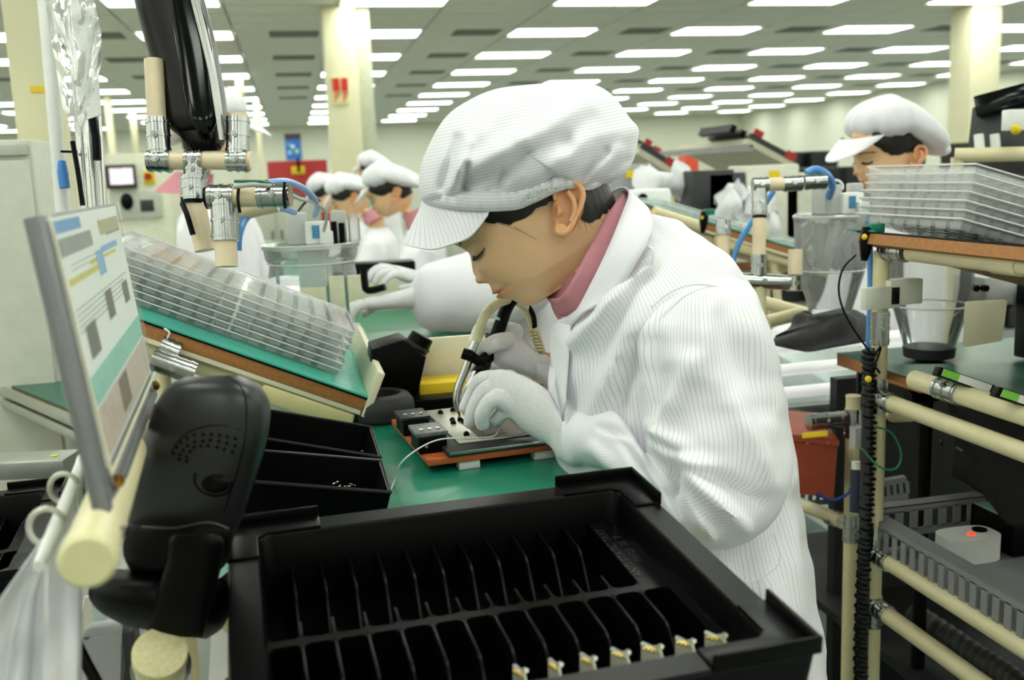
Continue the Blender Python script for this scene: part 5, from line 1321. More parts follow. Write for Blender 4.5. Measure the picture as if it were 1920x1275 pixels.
# vertical black monitor / box right edge
ye = 2.2; t = thing('black_display', 'large black display with a pale logo-free top bar, far right edge', 'display', onx(1880, 300, 1.9))
a = P(1822, 200, 2.6); b = P(1990, 160, 2.45); c = P(1990, 330, 2.45); d = P(1808, 320, 2.6)
n_ = (b-a).cross(d-a).normalized(); M().slab([a, b, c, d], n_*.05).build('display_body', DARKG, t, bevel=.006)
M().slab([P(1824, 180, 2.56), P(1990, 135, 2.42), P(1990, 175, 2.42), P(1830, 218, 2.56)], n_*.05).build('top_bar', GLOSSB, t, bevel=.004)
for x in (1838, 1868): M().cyl(P(x, 288, 2.5), P(x-3, 252, 2.5), .012, n=14).build('white_tube', WHITE, t)
M().cbox(P(1905, 225, 2.4), (.06, .03, .05)).build('white_box', WHITE, t, bevel=.003)
pipe('pipe', P(1790, 291, 2.5), P(1990, 287, 2.4), .018, t); M().sph(P(1905, 243, 2.38), .012).build('yellow_cap', YEL, t)
pipe('post', P(1795, 295, 2.5), V((P(1795, 295, 2.5).x, P(1795, 295, 2.5).y, 0)), .016, t)
# stacks of black crates along the far right
crate0 = None; kk = 0
CRM = mk('black_crate_plastic', '#1c1d1f', .5, var=.2)
for s, (px, y, n) in enumerate([(1255, 9.5, 8), (1400, 9.2, 9), (1464, 9.2, 9), (1528, 9.1, 9), (1592, 9.2, 8), (1300, 11.0, 7), (1215, 12.5, 8), (1350, 11.2, 7), (1822, 7.0, 9), (1905, 7.0, 9)]):
    base = ony(px, 300, y); 
    for k in range(n):
        mx = T(base.x, y, .02+k*.165) @ RZ(R(rb.uniform(-2, 2)))
        lb = 'black stacking crate in a tall stack along the far right side'
        if crate0 is None:
            crate0 = thing('crate', lb, 'crate', None, mx=mx, group='black crates stacked at the far right')
            m = M(); hx, hy, h = .15, .2, .16
            m.loft([[mx @ V(p) for p in ((-hx+e, -hy+e, z), (hx-e, -hy+e, z), (hx-e, hy-e, z), (-hx+e, hy-e, z))] for e, z in ((.01, 0), (0, h), (.012, h), (.02, .01))]); m.build('crate_body', CRM, crate0)
            m = M(); m.box((-hx-.006, -hy-.006, h-.03), (hx+.006, -hy+.002, h-.012), mx); m.box((-hx-.006, hy-.002, h-.03), (hx+.006, hy+.006, h-.012), mx); m.build('crate_rib', DARKG, crate0)
        else: dup(crate0, mx)
o = onfloor_box('orange_drum', 1288, 287, 1310, 8.0, .2, mk('orange_plastic', '#d8481f', .5), 'orange-red container in front of the black crates', 'container')
# bench with white items behind the shoulder
bench(.95, 3.6, 2.3, 4.5, 1.02, 'bench with white bags, behind the tilted shelves on the right', top=mk('grey_mat', '#8f9088', .5))
def bagblob(p, s, label, seed, mat=WHITE):
    m = M(); m.sph(p, s, 20, 14); m.v = [q+V((noise.noise(q*14+V((seed, 0, 0))), noise.noise(q*14+V((0, seed, 0))), noise.noise(q*17+V((0, 0, seed)))))*s[0]*.5 for q in m.v]
    return tag(m.build('bag', mat, None, smooth=80), label, 'bag')
WF = mk('white_film_bag', '#dcdde0', .4, var=.05)
bagblob(V((ony(1400, 345, 4.0).x, 4.0, 1.17)), (.15, .1, .15), 'crumpled white bag under the tilted panel rack', 3, WF)
bagblob(ony(1225, 355, 4.1), (.09, .08, .1), 'white bag right beside the main worker\'s cap', 7, WF)
bagblob(ony(1275, 340, 4.3), (.05, .05, .09), 'small white bag hanging left of the dark modules', 9, WF)
c_ = ony(1215, 378, 3.8); o = M().box((c_.x-.08, 3.74, 1.02), (c_.x+.08, 3.86, c_.z+.05)).build('white_bin', WHITE, None, bevel=.015); tag(o, 'white bin with a dark hole behind the main worker\'s collar', 'bin')
c = ony(1205, 372, 3.73); M().cyl(c, c-V((0, .004, 0)), .02, n=16).build('dark_hole', BLACKP, None)
bpy.data.objects['dark_hole'].parent = o; bpy.data.objects['dark_hole'].matrix_parent_inverse = o.matrix_world.inverted()
for k, (px, py, s_, c_) in enumerate(((1330, 340, .10, '#2b2c2e'), (1355, 345, .09, '#343536'), (1440, 330, .13, '#d7d8c9'), (1505, 345, .11, '#c8cab8'), (1175, 330, .10, '#9a9da0'))):
    p = ony(px, py, 4.2); o = M().box((p.x-s_, 4.15+.0*k, 1.02), (p.x+s_, 4.35, p.z+.05)).build('equipment_box', mk('box_tone_'+'abcde'[k], c_, .5), None, bevel=.008); tag(o, ['dark equipment box behind the tilted shelf, left one', 'dark equipment box behind the tilted shelf, right one', 'pale box with a yellow sticker left of the blue hose', 'pale box beside the blue hose loop', 'grey box with a yellow sticker peeking out behind the cap'][k], 'box')
    if k in (2, 4): f_ = M().box((p.x-.02, 4.146, p.z-.01), (p.x+.03, 4.149, p.z+.025)).build('yellow_sticker', YEL, None); f_.parent = o; f_.matrix_parent_inverse = o.matrix_world.inverted()
# ================================================================ ionising vessels with hoses (two of a kind)
def vessel(px, pyt, pyb, d, rt, rb_, label, full=True, boxes=True):
    c = P(px, pyt, d); zb = P(px, pyb, d).z; H = c.z-zb; c = V((c.x, c.y, zb))
    t = thing('clear_vessel', label, 'vessel', c)
    M().lathe(c, [(rb_, 0), (rb_*1.02, .004), (rt*.92, H*.42), (rt*.95, H*.46), (rt, H*.6), (rt*1.04, H*.97), (rt*.98, H)], n=40, caps=False).build('clear_wall', clear('vessel_wall', haze=.24, rough=.08, gl=1.5), t)
    M().lathe(c+V((0, 0, H)), [(.004, 0), (rt*1.02, 0), (rt*1.06, -.004), (rt*1.06, -.01), (rt*1.0, -.012)], n=40, caps=False).build('clear_lid', clear('vessel_lid', haze=.3, rough=.1, gl=1.5), t)
    for h in (.44, .98): M().tube([c+V((rt*(.94 if h < .5 else 1.05)*math.cos(a), rt*(.94 if h < .5 else 1.05)*math.sin(a), H*h)) for a in [2*math.pi*k/40 for k in range(41)]], .002, n=6).build('rim_bead', clear('rim_highlight_plastic', haze=.55), t)
    if full:
        m = M(); rr_ = random.Random(5)
        for k in range(26):
            a = rr_.uniform(0, 6.28); q = rr_.uniform(.2, .8)*rt; x, y = c.x+q*math.cos(a), c.y+q*math.sin(a)
            m.tube([V((x, y, zb+H*.45)), V((x+rr_.uniform(-.02, .02), y, zb+H*.65)), V((x+rr_.uniform(-.03, .03), y, zb+H*.9))], rr_.uniform(.006, .013), n=6, sub=2)
        m.build('crumpled_filter', clear('filter_film', haze=.5, rough=.3), t)['kind'] = 'stuff'
    return t, c, H
def head_unit(t, c, H, s=1.0, dx=0):
    z = c.z+H
    b1 = M().box((c.x-.05*s, c.y-.05, z), (c.x-.005, c.y+.01, z+.07*s)).build('grey_block', LGREY, t, bevel=.003)
    b2 = M().box((c.x-.01, c.y-.06, z), (c.x+.045*s, c.y-.03, z+.05*s)).build('white_block', WHITE, t, bevel=.003)
    M().box((c.x+.004, c.y-.0615, z+.012), (c.x+.02, c.y-.06, z+.042*s)).build('blue_label', mk('blue_label_print', '#4a87b0', .5, var=.3, scale=300), b2)
    M().box((c.x+.02, c.y-.075, z), (c.x+.05*s, c.y-.06, z+.028*s)).build('white_switch', WHITE, t, bevel=.002)
    for k in range(2): M().cyl((c.x+.052+.016*k, c.y-.03, z), (c.x+.052+.016*k, c.y-.03, z+.045-.004*k), .0065, n=12).build('black_valve', BLACKP, t)
    m = M().box((c.x+.05, c.y, z), (c.x+.085*s, c.y+.03, z+.07*s)); m.build('grey_block', LGREY, t, bevel=.003)
    M().cyl((c.x+.1*s, c.y-.02, z), (c.x+.1*s, c.y-.02, z+.05), .013, n=14).cyl((c.x+.1*s, c.y-.02, z+.05), (c.x+.1*s, c.y-.02, z+.06), .009, n=14).build('clear_fitting', clear('fitting', haze=.4), t)
# left unit: shallow dome disc over the near shelf
t, c, H = vessel(582, 455, 520, 2.15, .100, .094, 'shallow clear dome with white valve blocks on top, left of the far workers', full=False)
head_unit(t, c, H, .95)
M().box((c.x-.03, c.y-.03, c.z-.02), (c.x+.03, c.y+.02, c.z+H*.8)).build('white_core', WHITE, t, bevel=.004)
for a in (.07, -.075, .03): M().cyl(c+V((a, -.02, H*.3)), c+V((a, -.02, -.12)), .004, n=8).build('leg', CHROME, t)
M().box((c.x-.1, c.y-.06, c.z-.14), (c.x+.1, c.y+.08, c.z-.12)).build('foot_plate', LGREY, t, bevel=.003)
cx = c
t = thing('blue_hose', 'upper bright blue air hose looping over the left clear dome', 'hose', P(540, 350, 1.7)); M().tube([P(500, 344, 1.42), P(540, 342, 1.5), P(575, 358, 1.7), P(594, 382, 1.95), P(590, 405, 2.08)], .006, n=10, sub=5).build('hose', BLUE, t)
t = thing('blue_hose', 'lower bright blue air hose curving down beside the metal tee', 'hose', P(470, 430, 1.5)); M().tube([P(446, 470, 1.48), P(448, 440, 1.48), P(462, 408, 1.5), P(490, 392, 1.55), P(525, 390, 1.65), P(552, 398, 1.9)], .006, n=10, sub=5).build('hose', BLUE, t)
t = thing('grey_cable', 'thin grey and green wires tied along the metal tee', 'cable', P(540, 350, 1.5))
M().tube([P(440, 350, 1.36), P(480, 346, 1.35), P(520, 352, 1.4), P(560, 372, 1.6), P(590, 380, 1.9), P(612, 400, 2.0), P(606, 440, 2.1)], .0035, n=8, sub=5).build('grey_wire', LGREY, t)
M().tube([P(440, 340, 1.36), P(500, 342, 1.36), P(540, 358, 1.5), P(566, 368, 1.7)], .0022, n=8, sub=5).build('green_wire', mk('green_wire_skin', '#1f6a4a', .4), t)
M().tube([P(560, 395, 1.95), P(572, 380, 1.9), P(585, 372, 1.9), P(600, 376, 1.95)], .0025, n=6, sub=4).build('black_wire', BLACKP, t)
# right units
t, c, H = vessel(1560, 400, 590, 2.15, .078, .045, 'tall clear vessel with crumpled filter and a black bag below, behind the worker\'s back')
head_unit(t, c, H, .9); cR = c
m = M(); rows = []
for i in range(12):
    s = i/11; r = .045+.045*s**.7; rows.append([c+V((-.02*s+r*1.3*math.cos(a)*(1+.12*math.sin(a*5+i)), r*math.sin(a), -.004-.06*s+.008*math.sin(a*3+i*.5))) for a in [2*math.pi*k/30 for k in range(30)]])
m.loft(rows); m.build('black_bag', mk('black_cloth', '#201d22', .6, var=.2), t, smooth=70)
t, c2, H2 = vessel(1748, 470, 655, 2.0, .08, .05, 'second clear vessel, right of the white bracket', full=False)
m = M(); m.lathe(c2+V((0, 0, -.03)), [(.02, 0), (.05, .01), (.052, .03), (.04, .032)], n=24); m.build('dark_base', mk('black_cloth', '#201d22', .6), t)
t = thing('vessel_frame', 'cream and chrome pipe frame carrying the clear vessel, right of the shoulder', 'stand', P(1430, 500, 2.0)); Dv = 2.0
def seg(a, b, r=.014, mat=CREAM2, dd=Dv, n='pipe'): return pipe(n, P(a[0], a[1], dd), P(b[0], b[1], dd), r, t, mat)
sleeve(P(1411, 347, Dv), P(1440, 346, Dv), t, .0155); seg((1438, 346), (1470, 345), .0135); sleeve(P(1468, 345, Dv), P(1503, 343, Dv), t, .0155); sleeve(P(1507, 342, Dv), P(1548, 340, Dv), t, .0155)
sleeve(P(1424, 355, Dv), P(1424, 402, Dv), t, .0155); M().cyl(P(1424, 404, Dv), P(1424, 409, Dv), .0142).build('cable_tie', BLACKP, t); seg((1424, 402), (1423, 480), .0135); sleeve(P(1423, 478, Dv), P(1422, 518, Dv), t, .0155)
sleeve(P(1380, 525, Dv), P(1480, 530, Dv), t, .0155); seg((1491, 468), (1491, 515), .0145); sleeve(P(1490, 518, Dv), P(1490, 545, Dv), t, .0165); sleeve(P(1356, 412, Dv+.1), P(1356, 441, Dv+.1), t, .0155); pipe('pipe', P(1356, 440, Dv+.1), P(1356, 600, Dv+.1), .0135, t, CREAM2)
pipe('pipe', P(1440, 603, 2.3), P(1500, 588, 2.3), .016, t); pipe('pipe', P(1425, 565, 2.4), P(1510, 588, 2.4), .016, t)
p = P(1424, 520, Dv); pipe('post', p, (p.x, p.y, 0), .0135, t)
t = thing('blue_hose', 'blue air hose coiled at the top of the right clear vessel', 'hose', P(1530, 330, 2.0)); M().tube([P(1512, 325, 2.02), P(1530, 318, 2.02), P(1552, 330, 2.02), P(1560, 350, 2.05), P(1552, 372, 2.1)], .0085, n=10, sub=5).build('hose', BLUE, t)
t = thing('blue_hose', 'blue air hose hanging behind the cream post of the vessel frame', 'hose', P(1390, 450, 2.1)); M().tube([P(1450, 358, 2.1), P(1436, 380, 2.1), P(1400, 430, 2.1), P(1380, 470, 2.1), P(1368, 515, 2.1)], .006, n=10, sub=5).build('hose', BLUE, t)
t = thing('blue_hose', 'straight blue air hose running down beside the right rack post', 'hose', P(1630, 500, 1.8)); M().tube([P(1626, 402, 1.8), P(1631, 470, 1.8), P(1632, 560, 1.8), P(1628, 655, 1.8)], .0055, n=10, sub=4).build('hose', BLUE, t)
tag(M().tube([P(1566+14*math.cos(a), 350+12*math.sin(a), 2.05) for a in [R(q) for q in range(150, 400, 20)]], .003, n=8).build('clear_tubing', WHITE, None), 'small white tube loop above the right clear vessel', 'tube')

# ================================================================ right rack
t = thing('pipe_rack', 'cream pipe rack with metal joints along the right side', 'rack', (1.0, 1.4, 0)); rack = t
x1, y1 = P(1650, 600, 1.75).x, P(1650, 600, 1.75).y
tp = onx(1650, 470, x1).z
pipe('post', (x1, y1, 0), (x1, y1, tp), .0143, t); 
def zat(py, px=1650): v = P(px, py, 1.75); return v.z
for z in (zat(615), zat(1190), zat(1040), zat(745)): sleeve((x1, y1, z-.03), (x1, y1, z+.03), t, .0165)
pth = lambda px, py: onx(px, py, x1)
a, b = pth(1708, 474), pth(1920, 500); a2 = b+(b-a)*.6
M().cyl(a, V((x1, .75, a.z)), .0145, n=20).build('pipe', CREAM, t); sleeve((x1, y1-.01, a.z), (x1, a.y+.01, a.z), t, .017)
q = pth(1880, 500); M().cyl((x1, q.y-.04, a.z), (x1, q.y+.015, a.z), .0165, n=20).build('pipe_clip', CREAM, t)
a = pth(1715, 712); M().cyl(a, V((x1, .75, a.z)), .0165, n=20).build('pipe', CREAM, t); q = pth(1780, 745); sleeve((x1, q.y-.03, a.z), (x1, q.y+.025, a.z), t, .019)
a = pth(1676, 722)-V((0, 0, .02)); z2 = a.z; M().cyl((x1-.01, y1-.02, z2-.01), V((x1-.01, .75, z2-.01)), .0145, n=20).build('pipe', CREAM, t); sleeve((x1-.01, y1-.015, z2-.01), (x1-.01, y1-.06, z2-.01), t, .0165)
a = pth(1662, 1052); M().cyl(a, V((x1, .75, a.z)), .0145, n=20).build('pipe', CREAM, t); sleeve((x1, y1-.01, a.z), (x1, y1-.05, a.z), t, .0165)
a = pth(1662, 1152); M().cyl(a, V((x1, .75, a.z)), .0155, n=20).build('pipe', CREAM, t); sleeve((x1, y1-.01, a.z), (x1, y1-.05, a.z), t, .0175)
q = P(1600, 745, 2.0); x2, y2 = q.x, q.y
M().cyl((x2, y2, 0), (x2, y2, q.z), .0145, n=20).build('post', CREAM, t); M().cyl((x2, y2, q.z), (x2, y2, q.z+.004), .0152, n=24).build('end_cap', CREAM2, t)
for py in (795, 1005): z = P(1600, py, 2.0).z; sleeve((x2, y2, z-.03), (x2, y2, z+.03), t, .0165)
z = P(1600, 795, 2.0).z; sleeve((x2-.02, y2, z+.01), (x2-.1, y2, z+.01), t, .0165); z = P(1600, 990, 2.0).z; pipe('pipe', (x2-.02, y2, z), P(1475, 935, 2.3), .0145, t); sleeve((x2-.015, y2, z), P(1555, 970, 2.1), t, .0165)
pipe('pipe', P(1500, 1020, 2.9), P(1580, 1075, 2.6), .008, t)
pipe('stub', P(1675, 778, 1.8), P(1708, 775, 1.7), .0145, t); M().cyl(P(1668, 780, 1.82), P(1676, 779, 1.8), .0155).build('cable_tie', BLACKP, t)
# shelf boards of the rack
tilt = R(16)
s1 = pth(1805, 440); sm = Matrix.Translation(V((x1-.03, .8, s1.z-.003))) @ RY(tilt)
M().box((0, 0, -.022), (.5, y1-.8+.02, -.004), sm).build('shelf_board', PLYW, t); M().box((-.0, 0, -.004), (.5, y1-.8+.03, 0), sm).build('shelf_mat', BLACKP, t); M().box((-.004, y1-.8-.03, -.001), (.05, y1-.8+.06, .001), sm).build('green_corner', MATG, t)
s2 = pth(1700, 705); sm2 = Matrix.Translation(V((x1+.018, .8, s2.z-.006))) @ RY(R(4))
M().box((0, 0, -.016), (.5, y1-.8+.0, -.002), sm2).build('shelf_board', PLYW, t); M().box((-.006, 0, -.002), (.5, y1-.8+.05, 0), sm2).build('shelf_mat', DKGREEN, t)
# white bracket
za, zb_ = P(1680, 530, 1.72).z, P(1680, 578, 1.72).z
wb = M(); wb.box((P(1612, 560, 1.72).x, y1-.03, zb_), (x1+.02, y1-.015, za-.005)); wb.box((x1-.0, y1-.03, zb_+.005), (P(1735, 550, 1.72).x, y1-.0, za+.005)); wb.build('white_bracket', mk('ivory_plastic', '#dfe0d2', .45), t, bevel=.002)
# trays on the upper shelf
words = ['lowest', 'second', 'third', 'fourth', 'fifth', 'sixth', 'topmost']
cc_ = pth(1808, 428); mt = Matrix.Translation(V((x1-.01, cc_.y, cc_.z))) @ RY(tilt)
for k in range(7):
    dup(tray0, mt @ T(.002*math.sin(k*1.9), 0, .001+k*.0142) @ Matrix.Diagonal((.9, .98, 1.2, 1)), 'clear plastic pocket tray, %s in the stack on the right rack' % words[k])
clip(P(1628, 455, 1.72), 'black cable clip at the corner of the right rack\'s upper shelf', .9)
tag(M().tube([P(1605, 478, 1.7), P(1580, 505, 1.7), P(1573, 550, 1.7), P(1590, 600, 1.7), P(1632, 662, 1.7)], .0018, n=6, sub=6).build('black_wire', BLACKP, None), 'thin black wire bowing out from the clip in front of the clear vessel', 'wire')
# spiral-wrapped cable bundle
m = M(); pts = []
xs, ys = P(1624, 900, 1.78).x, P(1624, 900, 1.78).y
top = P(1640, 655, 1.74).z
for k in range(760):
    z = top-k/760*(top-.35); a = k*.62; r = .0105+.002*math.sin(k*.9); pts.append(V((xs+.004*math.sin(z*9)+r*math.cos(a), ys+r*math.sin(a), z)))
m.tube(pts, .0026, n=5); t = thing('cable_bundle', 'black spiral-wrapped cable bundle running down between the two posts', 'cable', (xs, ys, 0)); m.build('spiral_wrap', BLACKP, t)
M().cyl((xs, ys, .3), (xs, ys, top), .0105, n=10).build('cable_core', DARKG, t)
for k, pp_ in enumerate(([(1640, 665), (1652, 650), (1642, 680), (1630, 700)], [(1632, 720), (1640, 690), (1650, 700)])): M().tube([P(a, b, 1.72) for a, b in pp_], .002, n=6, sub=4).build('loose_wire', BLACKP, t)
M().sph(P(1628, 711, 1.7), .006).build('yellow_mark', YEL, t)
M().cbox(P(1612, 820, 1.8), (.03, .02, .04)).build('clear_connector', clear('connector', haze=.4), t); M().cyl(P(1607, 865, 1.85), P(1607, 880, 1.85), .01).build('white_connector', WHITE, t); M().cyl(P(1607, 882, 1.85), P(1605, 960, 1.85), .012).build('blue_plug', mk('navy_plug', '#26324a', .5), t)
tag(M().tube([P(1640, 800, 1.7), P(1672, 812, 1.7), P(1690, 850, 1.7), P(1680, 878, 1.7), P(1650, 876, 1.7), P(1612, 838, 1.72)], .002, n=6, sub=6).build('green_wire', mk('green_wire_skin', '#1f6a4a', .4), None), 'thin green wire looping beside the right rack post', 'wire')
tag(M().tube([P(1600, 900, 1.95), P(1590, 925, 1.95), P(1560, 938, 1.95), P(1530, 925, 1.95)], .003, n=8, sub=5).build('blue_wire', mk('blue_wire_skin', '#2a4fa0', .4), None), 'dark blue wire sagging under the red bin', 'wire')
# labelled black trays on the lower shelf
for k, (a, b, c_, d_) in enumerate((((1768, 690), (1862, 722), (1855, 738), (1762, 705)), ((1880, 728), (1975, 760), (1968, 776), (1872, 744)))):
    z0 = P(*a, 1.55).z
    q4 = [P(p[0], p[1], 1.52-.12*k) for p in (d_, c_, b, a)]; n_ = V((0, 0, .0)); t = thing('label_tray', ['black tray with a green and white label strip, left one', 'black tray with a green and white label strip, at the right edge'][k], 'tray', q4[0])
    nn = (q4[1]-q4[0]).cross(q4[3]-q4[0]).normalized(); nn = nn if nn.dot(CF) > 0 else -nn
    e = [q4[0]+(q4[0]-q4[2])*.06, q4[1]+(q4[1]-q4[3])*.06, q4[2]+(q4[2]-q4[0])*.06, q4[3]+(q4[3]-q4[1])*.06]
    M().slab(e, nn*.02).build('tray_body', BLACKP, t, bevel=.002)
    def bl2(u, v): return (q4[0]*(1-u)+q4[1]*u)*(1-v)+(q4[3]*(1-u)+q4[2]*u)*v-nn*.0015
    lab_ = M().slab([bl2(.02, .1), bl2(.98, .1), bl2(.98, .95), bl2(.02, .95)], nn*.001).build('label_strip', PAPER, t)
    M().slab([bl2(.02, .1)-nn*.0006, bl2(.34, .1)-nn*.0006, bl2(.34, .95)-nn*.0006, bl2(.02, .95)-nn*.0006], nn*.0005).build('green_field', GREENST, lab_)
# green table behind the rack with boxes
bench(1.14, 1.62, 2.0, 1.92, .985, 'dark green bench behind the right rack', top=DKGREEN, leg=BLACKP)
o = M().slab([P(1812, 652, 1.85), P(1880, 640, 1.78), P(1890, 562, 1.78), P(1816, 566, 1.85)], V((.0, .012, 0))).build('beige_divider', BEIGE, None, bevel=.003); tag(o, 'beige upright divider panel at the right edge', 'panel')
o = M().box((1.42, 1.5, .99), (1.75, 1.72, 1.14)).build('black_box', BLACKP, None, bevel=.004); tag(o, 'black box behind the beige divider, right edge', 'box')
t = thing('switch_box', 'grey-white box with two dark sockets under the upper shelf, right edge', 'box', P(1860, 540, 2.0)); c = P(1862, 540, 2.05)
bx = M().cbox(c, (.12, .1, .06)).build('box_body', LGREY, t, bevel=.005)
for k in range(2): q_ = P(1832+k*18, 541, 1.98); M().cyl(q_, q_+V((0, .012, 0)), .007, n=12).build('socket', BLACKP, t)
# white aluminium lamp/roller bank between worker and rack
t = thing('lamp_bank', 'bank of three white tubes on an aluminium tray, behind the worker\'s back', 'lamp', P(1560, 700, 2.45))
for k, (ya_, yb2) in enumerate(((655, 632), (697, 675), (740, 718))):
    M().cyl(P(1440, ya_, 2.35), P(1690, yb2-3, 2.5), .0145, n=18).build('white_tube', mk('white_tube_glass', '#f4f6f4', .25, emis=.45), t)
M().slab([P(1430, 790, 2.42), P(1640, 765, 2.6), P(1640, 640, 2.7), P(1430, 650, 2.55)], V((0, .01, -.01))).build('tray_sheet', mk('aluminium_sheet', '#a9b4b2', .3, metal=.7, var=.1), t)
M().slab([P(1430, 800, 2.3), P(1600, 778, 2.4), P(1600, 752, 2.4), P(1430, 768, 2.3)], V((0, .03, 0))).build('front_rail', SILV, t, bevel=.003)
for x in (1450, 1590): p = P(x, 790, 2.45); pipe('leg', p, (p.x, p.y, 0), .014, t)
# red bin
t = thing('red_bin', 'brick red plastic bin with a yellow label hung on the rack', 'bin', P(1530, 900, 2.1))
A = P(1470, 822, 2.05); Bc = P(1562, 808, 1.98); Cc = P(1582, 800, 2.02); hgt = .125
cs = [P(1462, 812, 2.0), P(1572, 800, 1.93), P(1537, 780, 2.15), P(1450, 790, 2.2)]
cs = [V((c.x, c.y, cs[0].z)) for c in cs]; m_ = sum(cs, V())/4
def rg(k, z): return [m_+(c-m_)*k+V((0, 0, z)) for c in cs]
M().loft([rg(.9, -hgt), rg(1, 0), rg(1.03, 0), rg(1.03, -.012)], caps=False).loft([rg(.95, 0), rg(.86, -hgt+.004)]).loft([rg(1.03, 0), rg(.94, 0)], caps=False).build('bin_body', REDC, t)
M().slab([P(1505, 822, 1.94), P(1552, 817, 1.91), P(1552, 808, 1.91), P(1505, 812, 1.94)], V((0, .002, 0))).build('yellow_label', YEL, t)
for x in (1514, 1553): M().sph(P(x, 833, 1.925), .004, 8, 6).build('rivet', REDC, t)
# grey slotted basket
def slotted(a, b, h, n, parent, name='slotted_side', lip=.02, inner=None):
    """pressed grey side wall: top flange, bottom band and bars between open slots"""
    a = V(a); b = V(b); u = (b-a); L_ = u.length; mx = frame(a, u)
    m = M(); m.box((0, -.0, -.012), (L_, .002, 0), mx); m.box((0, 0, -h), (L_, .002, -h+.014), mx); m.box((0, 0, -.0015), (L_, lip, 0), mx); m.build(name, GREYP, parent)
    for k in range(n+1): M().box((L_*k/n-L_/n*.27, 0, -h+.012), (L_*k/n+L_/n*.27, .002, -.01), mx).build('slot_bar', GREYP, parent)
t = thing('slotted_basket', 'grey slotted plastic basket on the lower level of the right rack', 'basket', (1.2, 1.3, .8))
a = pth(1632, 968); zb3 = a.z; b = V((a.x, .78, zb3)); 
slotted(V((a.x, .78, zb3)), V((a.x, a.y, zb3)), .068, 30, t, lip=-.03)
slotted(V((a.x, a.y, zb3+.012)), V((a.x+.55, a.y, zb3+.012)), .06, 18, t, lip=.03)
M().box((a.x, .78, zb3-.07), (a.x+.55, a.y, zb3-.066)).build('basket_floor', GREYP, t)
t = thing('slotted_basket', 'small grey slotted basket behind the red bin', 'basket', P(1540, 925, 2.4)); slotted(P(1478, 915, 2.4), P(1620, 905, 2.5), .05, 10, t); slotted(P(1640, 905, 2.2), P(1700, 895, 2.2), .05, 5, t)
# power socket
t = thing('power_socket', 'white power strip end with a red light in the basket', 'socket', pth(1815, 1010)); c = onz(1815, 1000, zb3-.02)
M().loft([[c+V((.055*math.copysign(abs(math.cos(a))**.6, math.cos(a)), .035*math.copysign(abs(math.sin(a))**.6, math.sin(a)), z)) for a in [2*math.pi*k/28 for k in range(28)]] for z in (-.045, -.042, -.004, 0)]).build('socket_body', WHITE, t, bevel=0)
M().sph(c+V((.002, -.006, .001)), (.008, .006, .003), 12, 8).build('red_light', mk('red_indicator', '#f03a24', .4, emis=1.5), t); M().cyl(c+V((.03, .008, 0)), c+V((.03, .008, .002)), .013, n=16).build('plug_hole', BLACKP, t)
o = M().box((c.x+.07, c.y-.03, zb3-.064), (c.x+.3, c.y+.12, zb3+.0)).build('equipment_box', BLACKP, None, bevel=.003); tag(o, 'black box with a pale teal lid, in the grey basket', 'box')
p_ = M().box((c.x+.075, c.y-.02, zb3+.0005), (c.x+.29, c.y+.11, zb3+.003)).build('teal_lid', mk('pale_teal_sheet', '#8fb8a6', .4), None); p_.parent = o; p_.matrix_parent_inverse = o.matrix_world.inverted()
# black cloth hanging under the rack shelf and dark contents
rows = []
for i in range(24):
    s = i/23; rows.append([V((x1+.2+.02*math.sin(j*.7+s*3)+.03*s, .8+(y1-.7)*j/27, z2-.03-.2*s+.02*math.sin(j*.5)*s)) for j in range(28)])
o = M().loft(rows, closed=False, caps=False).build('black_cloth', mk('black_garment', '#121214', .7, var=.2), None, smooth=180); sm_ = o.modifiers.new('thick', 'SOLIDIFY'); sm_.thickness = .002; tag(o, 'black cloth hanging below the lower shelf of the right rack', 'cloth')
t = thing('key_hook', 'small bright metal hook hanging on the black cloth', 'hook', onx(1790, 835, x1+.2)); M().tube([onx(1765, 825, x1+.205), onx(1766, 834, x1+.2)], .003, n=6).build('ring', STEEL, t); M().tube([onx(1793, 839, x1+.2), onx(1806, 846, x1+.2)], .0025, n=6).build('hook', STEEL, t)
m = M(); pts = [P(1715, 1150, 2.1), P(1775, 1190, 2.0), P(1840, 1235, 1.9), P(1900, 1275, 1.8), P(1960, 1330, 1.7)]; pts = spline([V(p) for p in pts], 30); m.tube(pts, [.02+.004*math.sin(k*.9) for k in range(len(pts))], n=14)
tag(m.build('ribbed_hose', mk('dark_grey_hose', '#3b3c3b', .6), None, smooth=80), 'dark grey ribbed hose under the lowest pipe of the right rack', 'hose')
# dark sheet added as the shade on the floor, and a dark lower shelf
tag(M().box((.3, .3, 0), (1.9, 3.6, .012)).build('floor_shade_sheet', mk('dark_green_floor_shade', '#0f3a30', .5, var=.1), None), 'dark green sheet added for the shaded floor under the main worker and right rack', 'mat')
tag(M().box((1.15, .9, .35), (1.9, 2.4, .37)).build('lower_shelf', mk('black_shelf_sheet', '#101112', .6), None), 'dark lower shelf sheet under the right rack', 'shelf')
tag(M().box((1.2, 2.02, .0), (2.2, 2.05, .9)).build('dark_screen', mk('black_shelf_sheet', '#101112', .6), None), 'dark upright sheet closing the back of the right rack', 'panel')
t = thing('grey_tray', 'grey pressed tray lying low behind the main worker', 'tray', P(1540, 1040, 2.9)); M().slab([P(1500, 1020, 3.0), P(1580, 1090, 2.8), P(1580, 1150, 2.6), P(1500, 1120, 2.6)][::-1], V((0, 0, -.015))).build('tray_body', DARKG, t, bevel=.002)

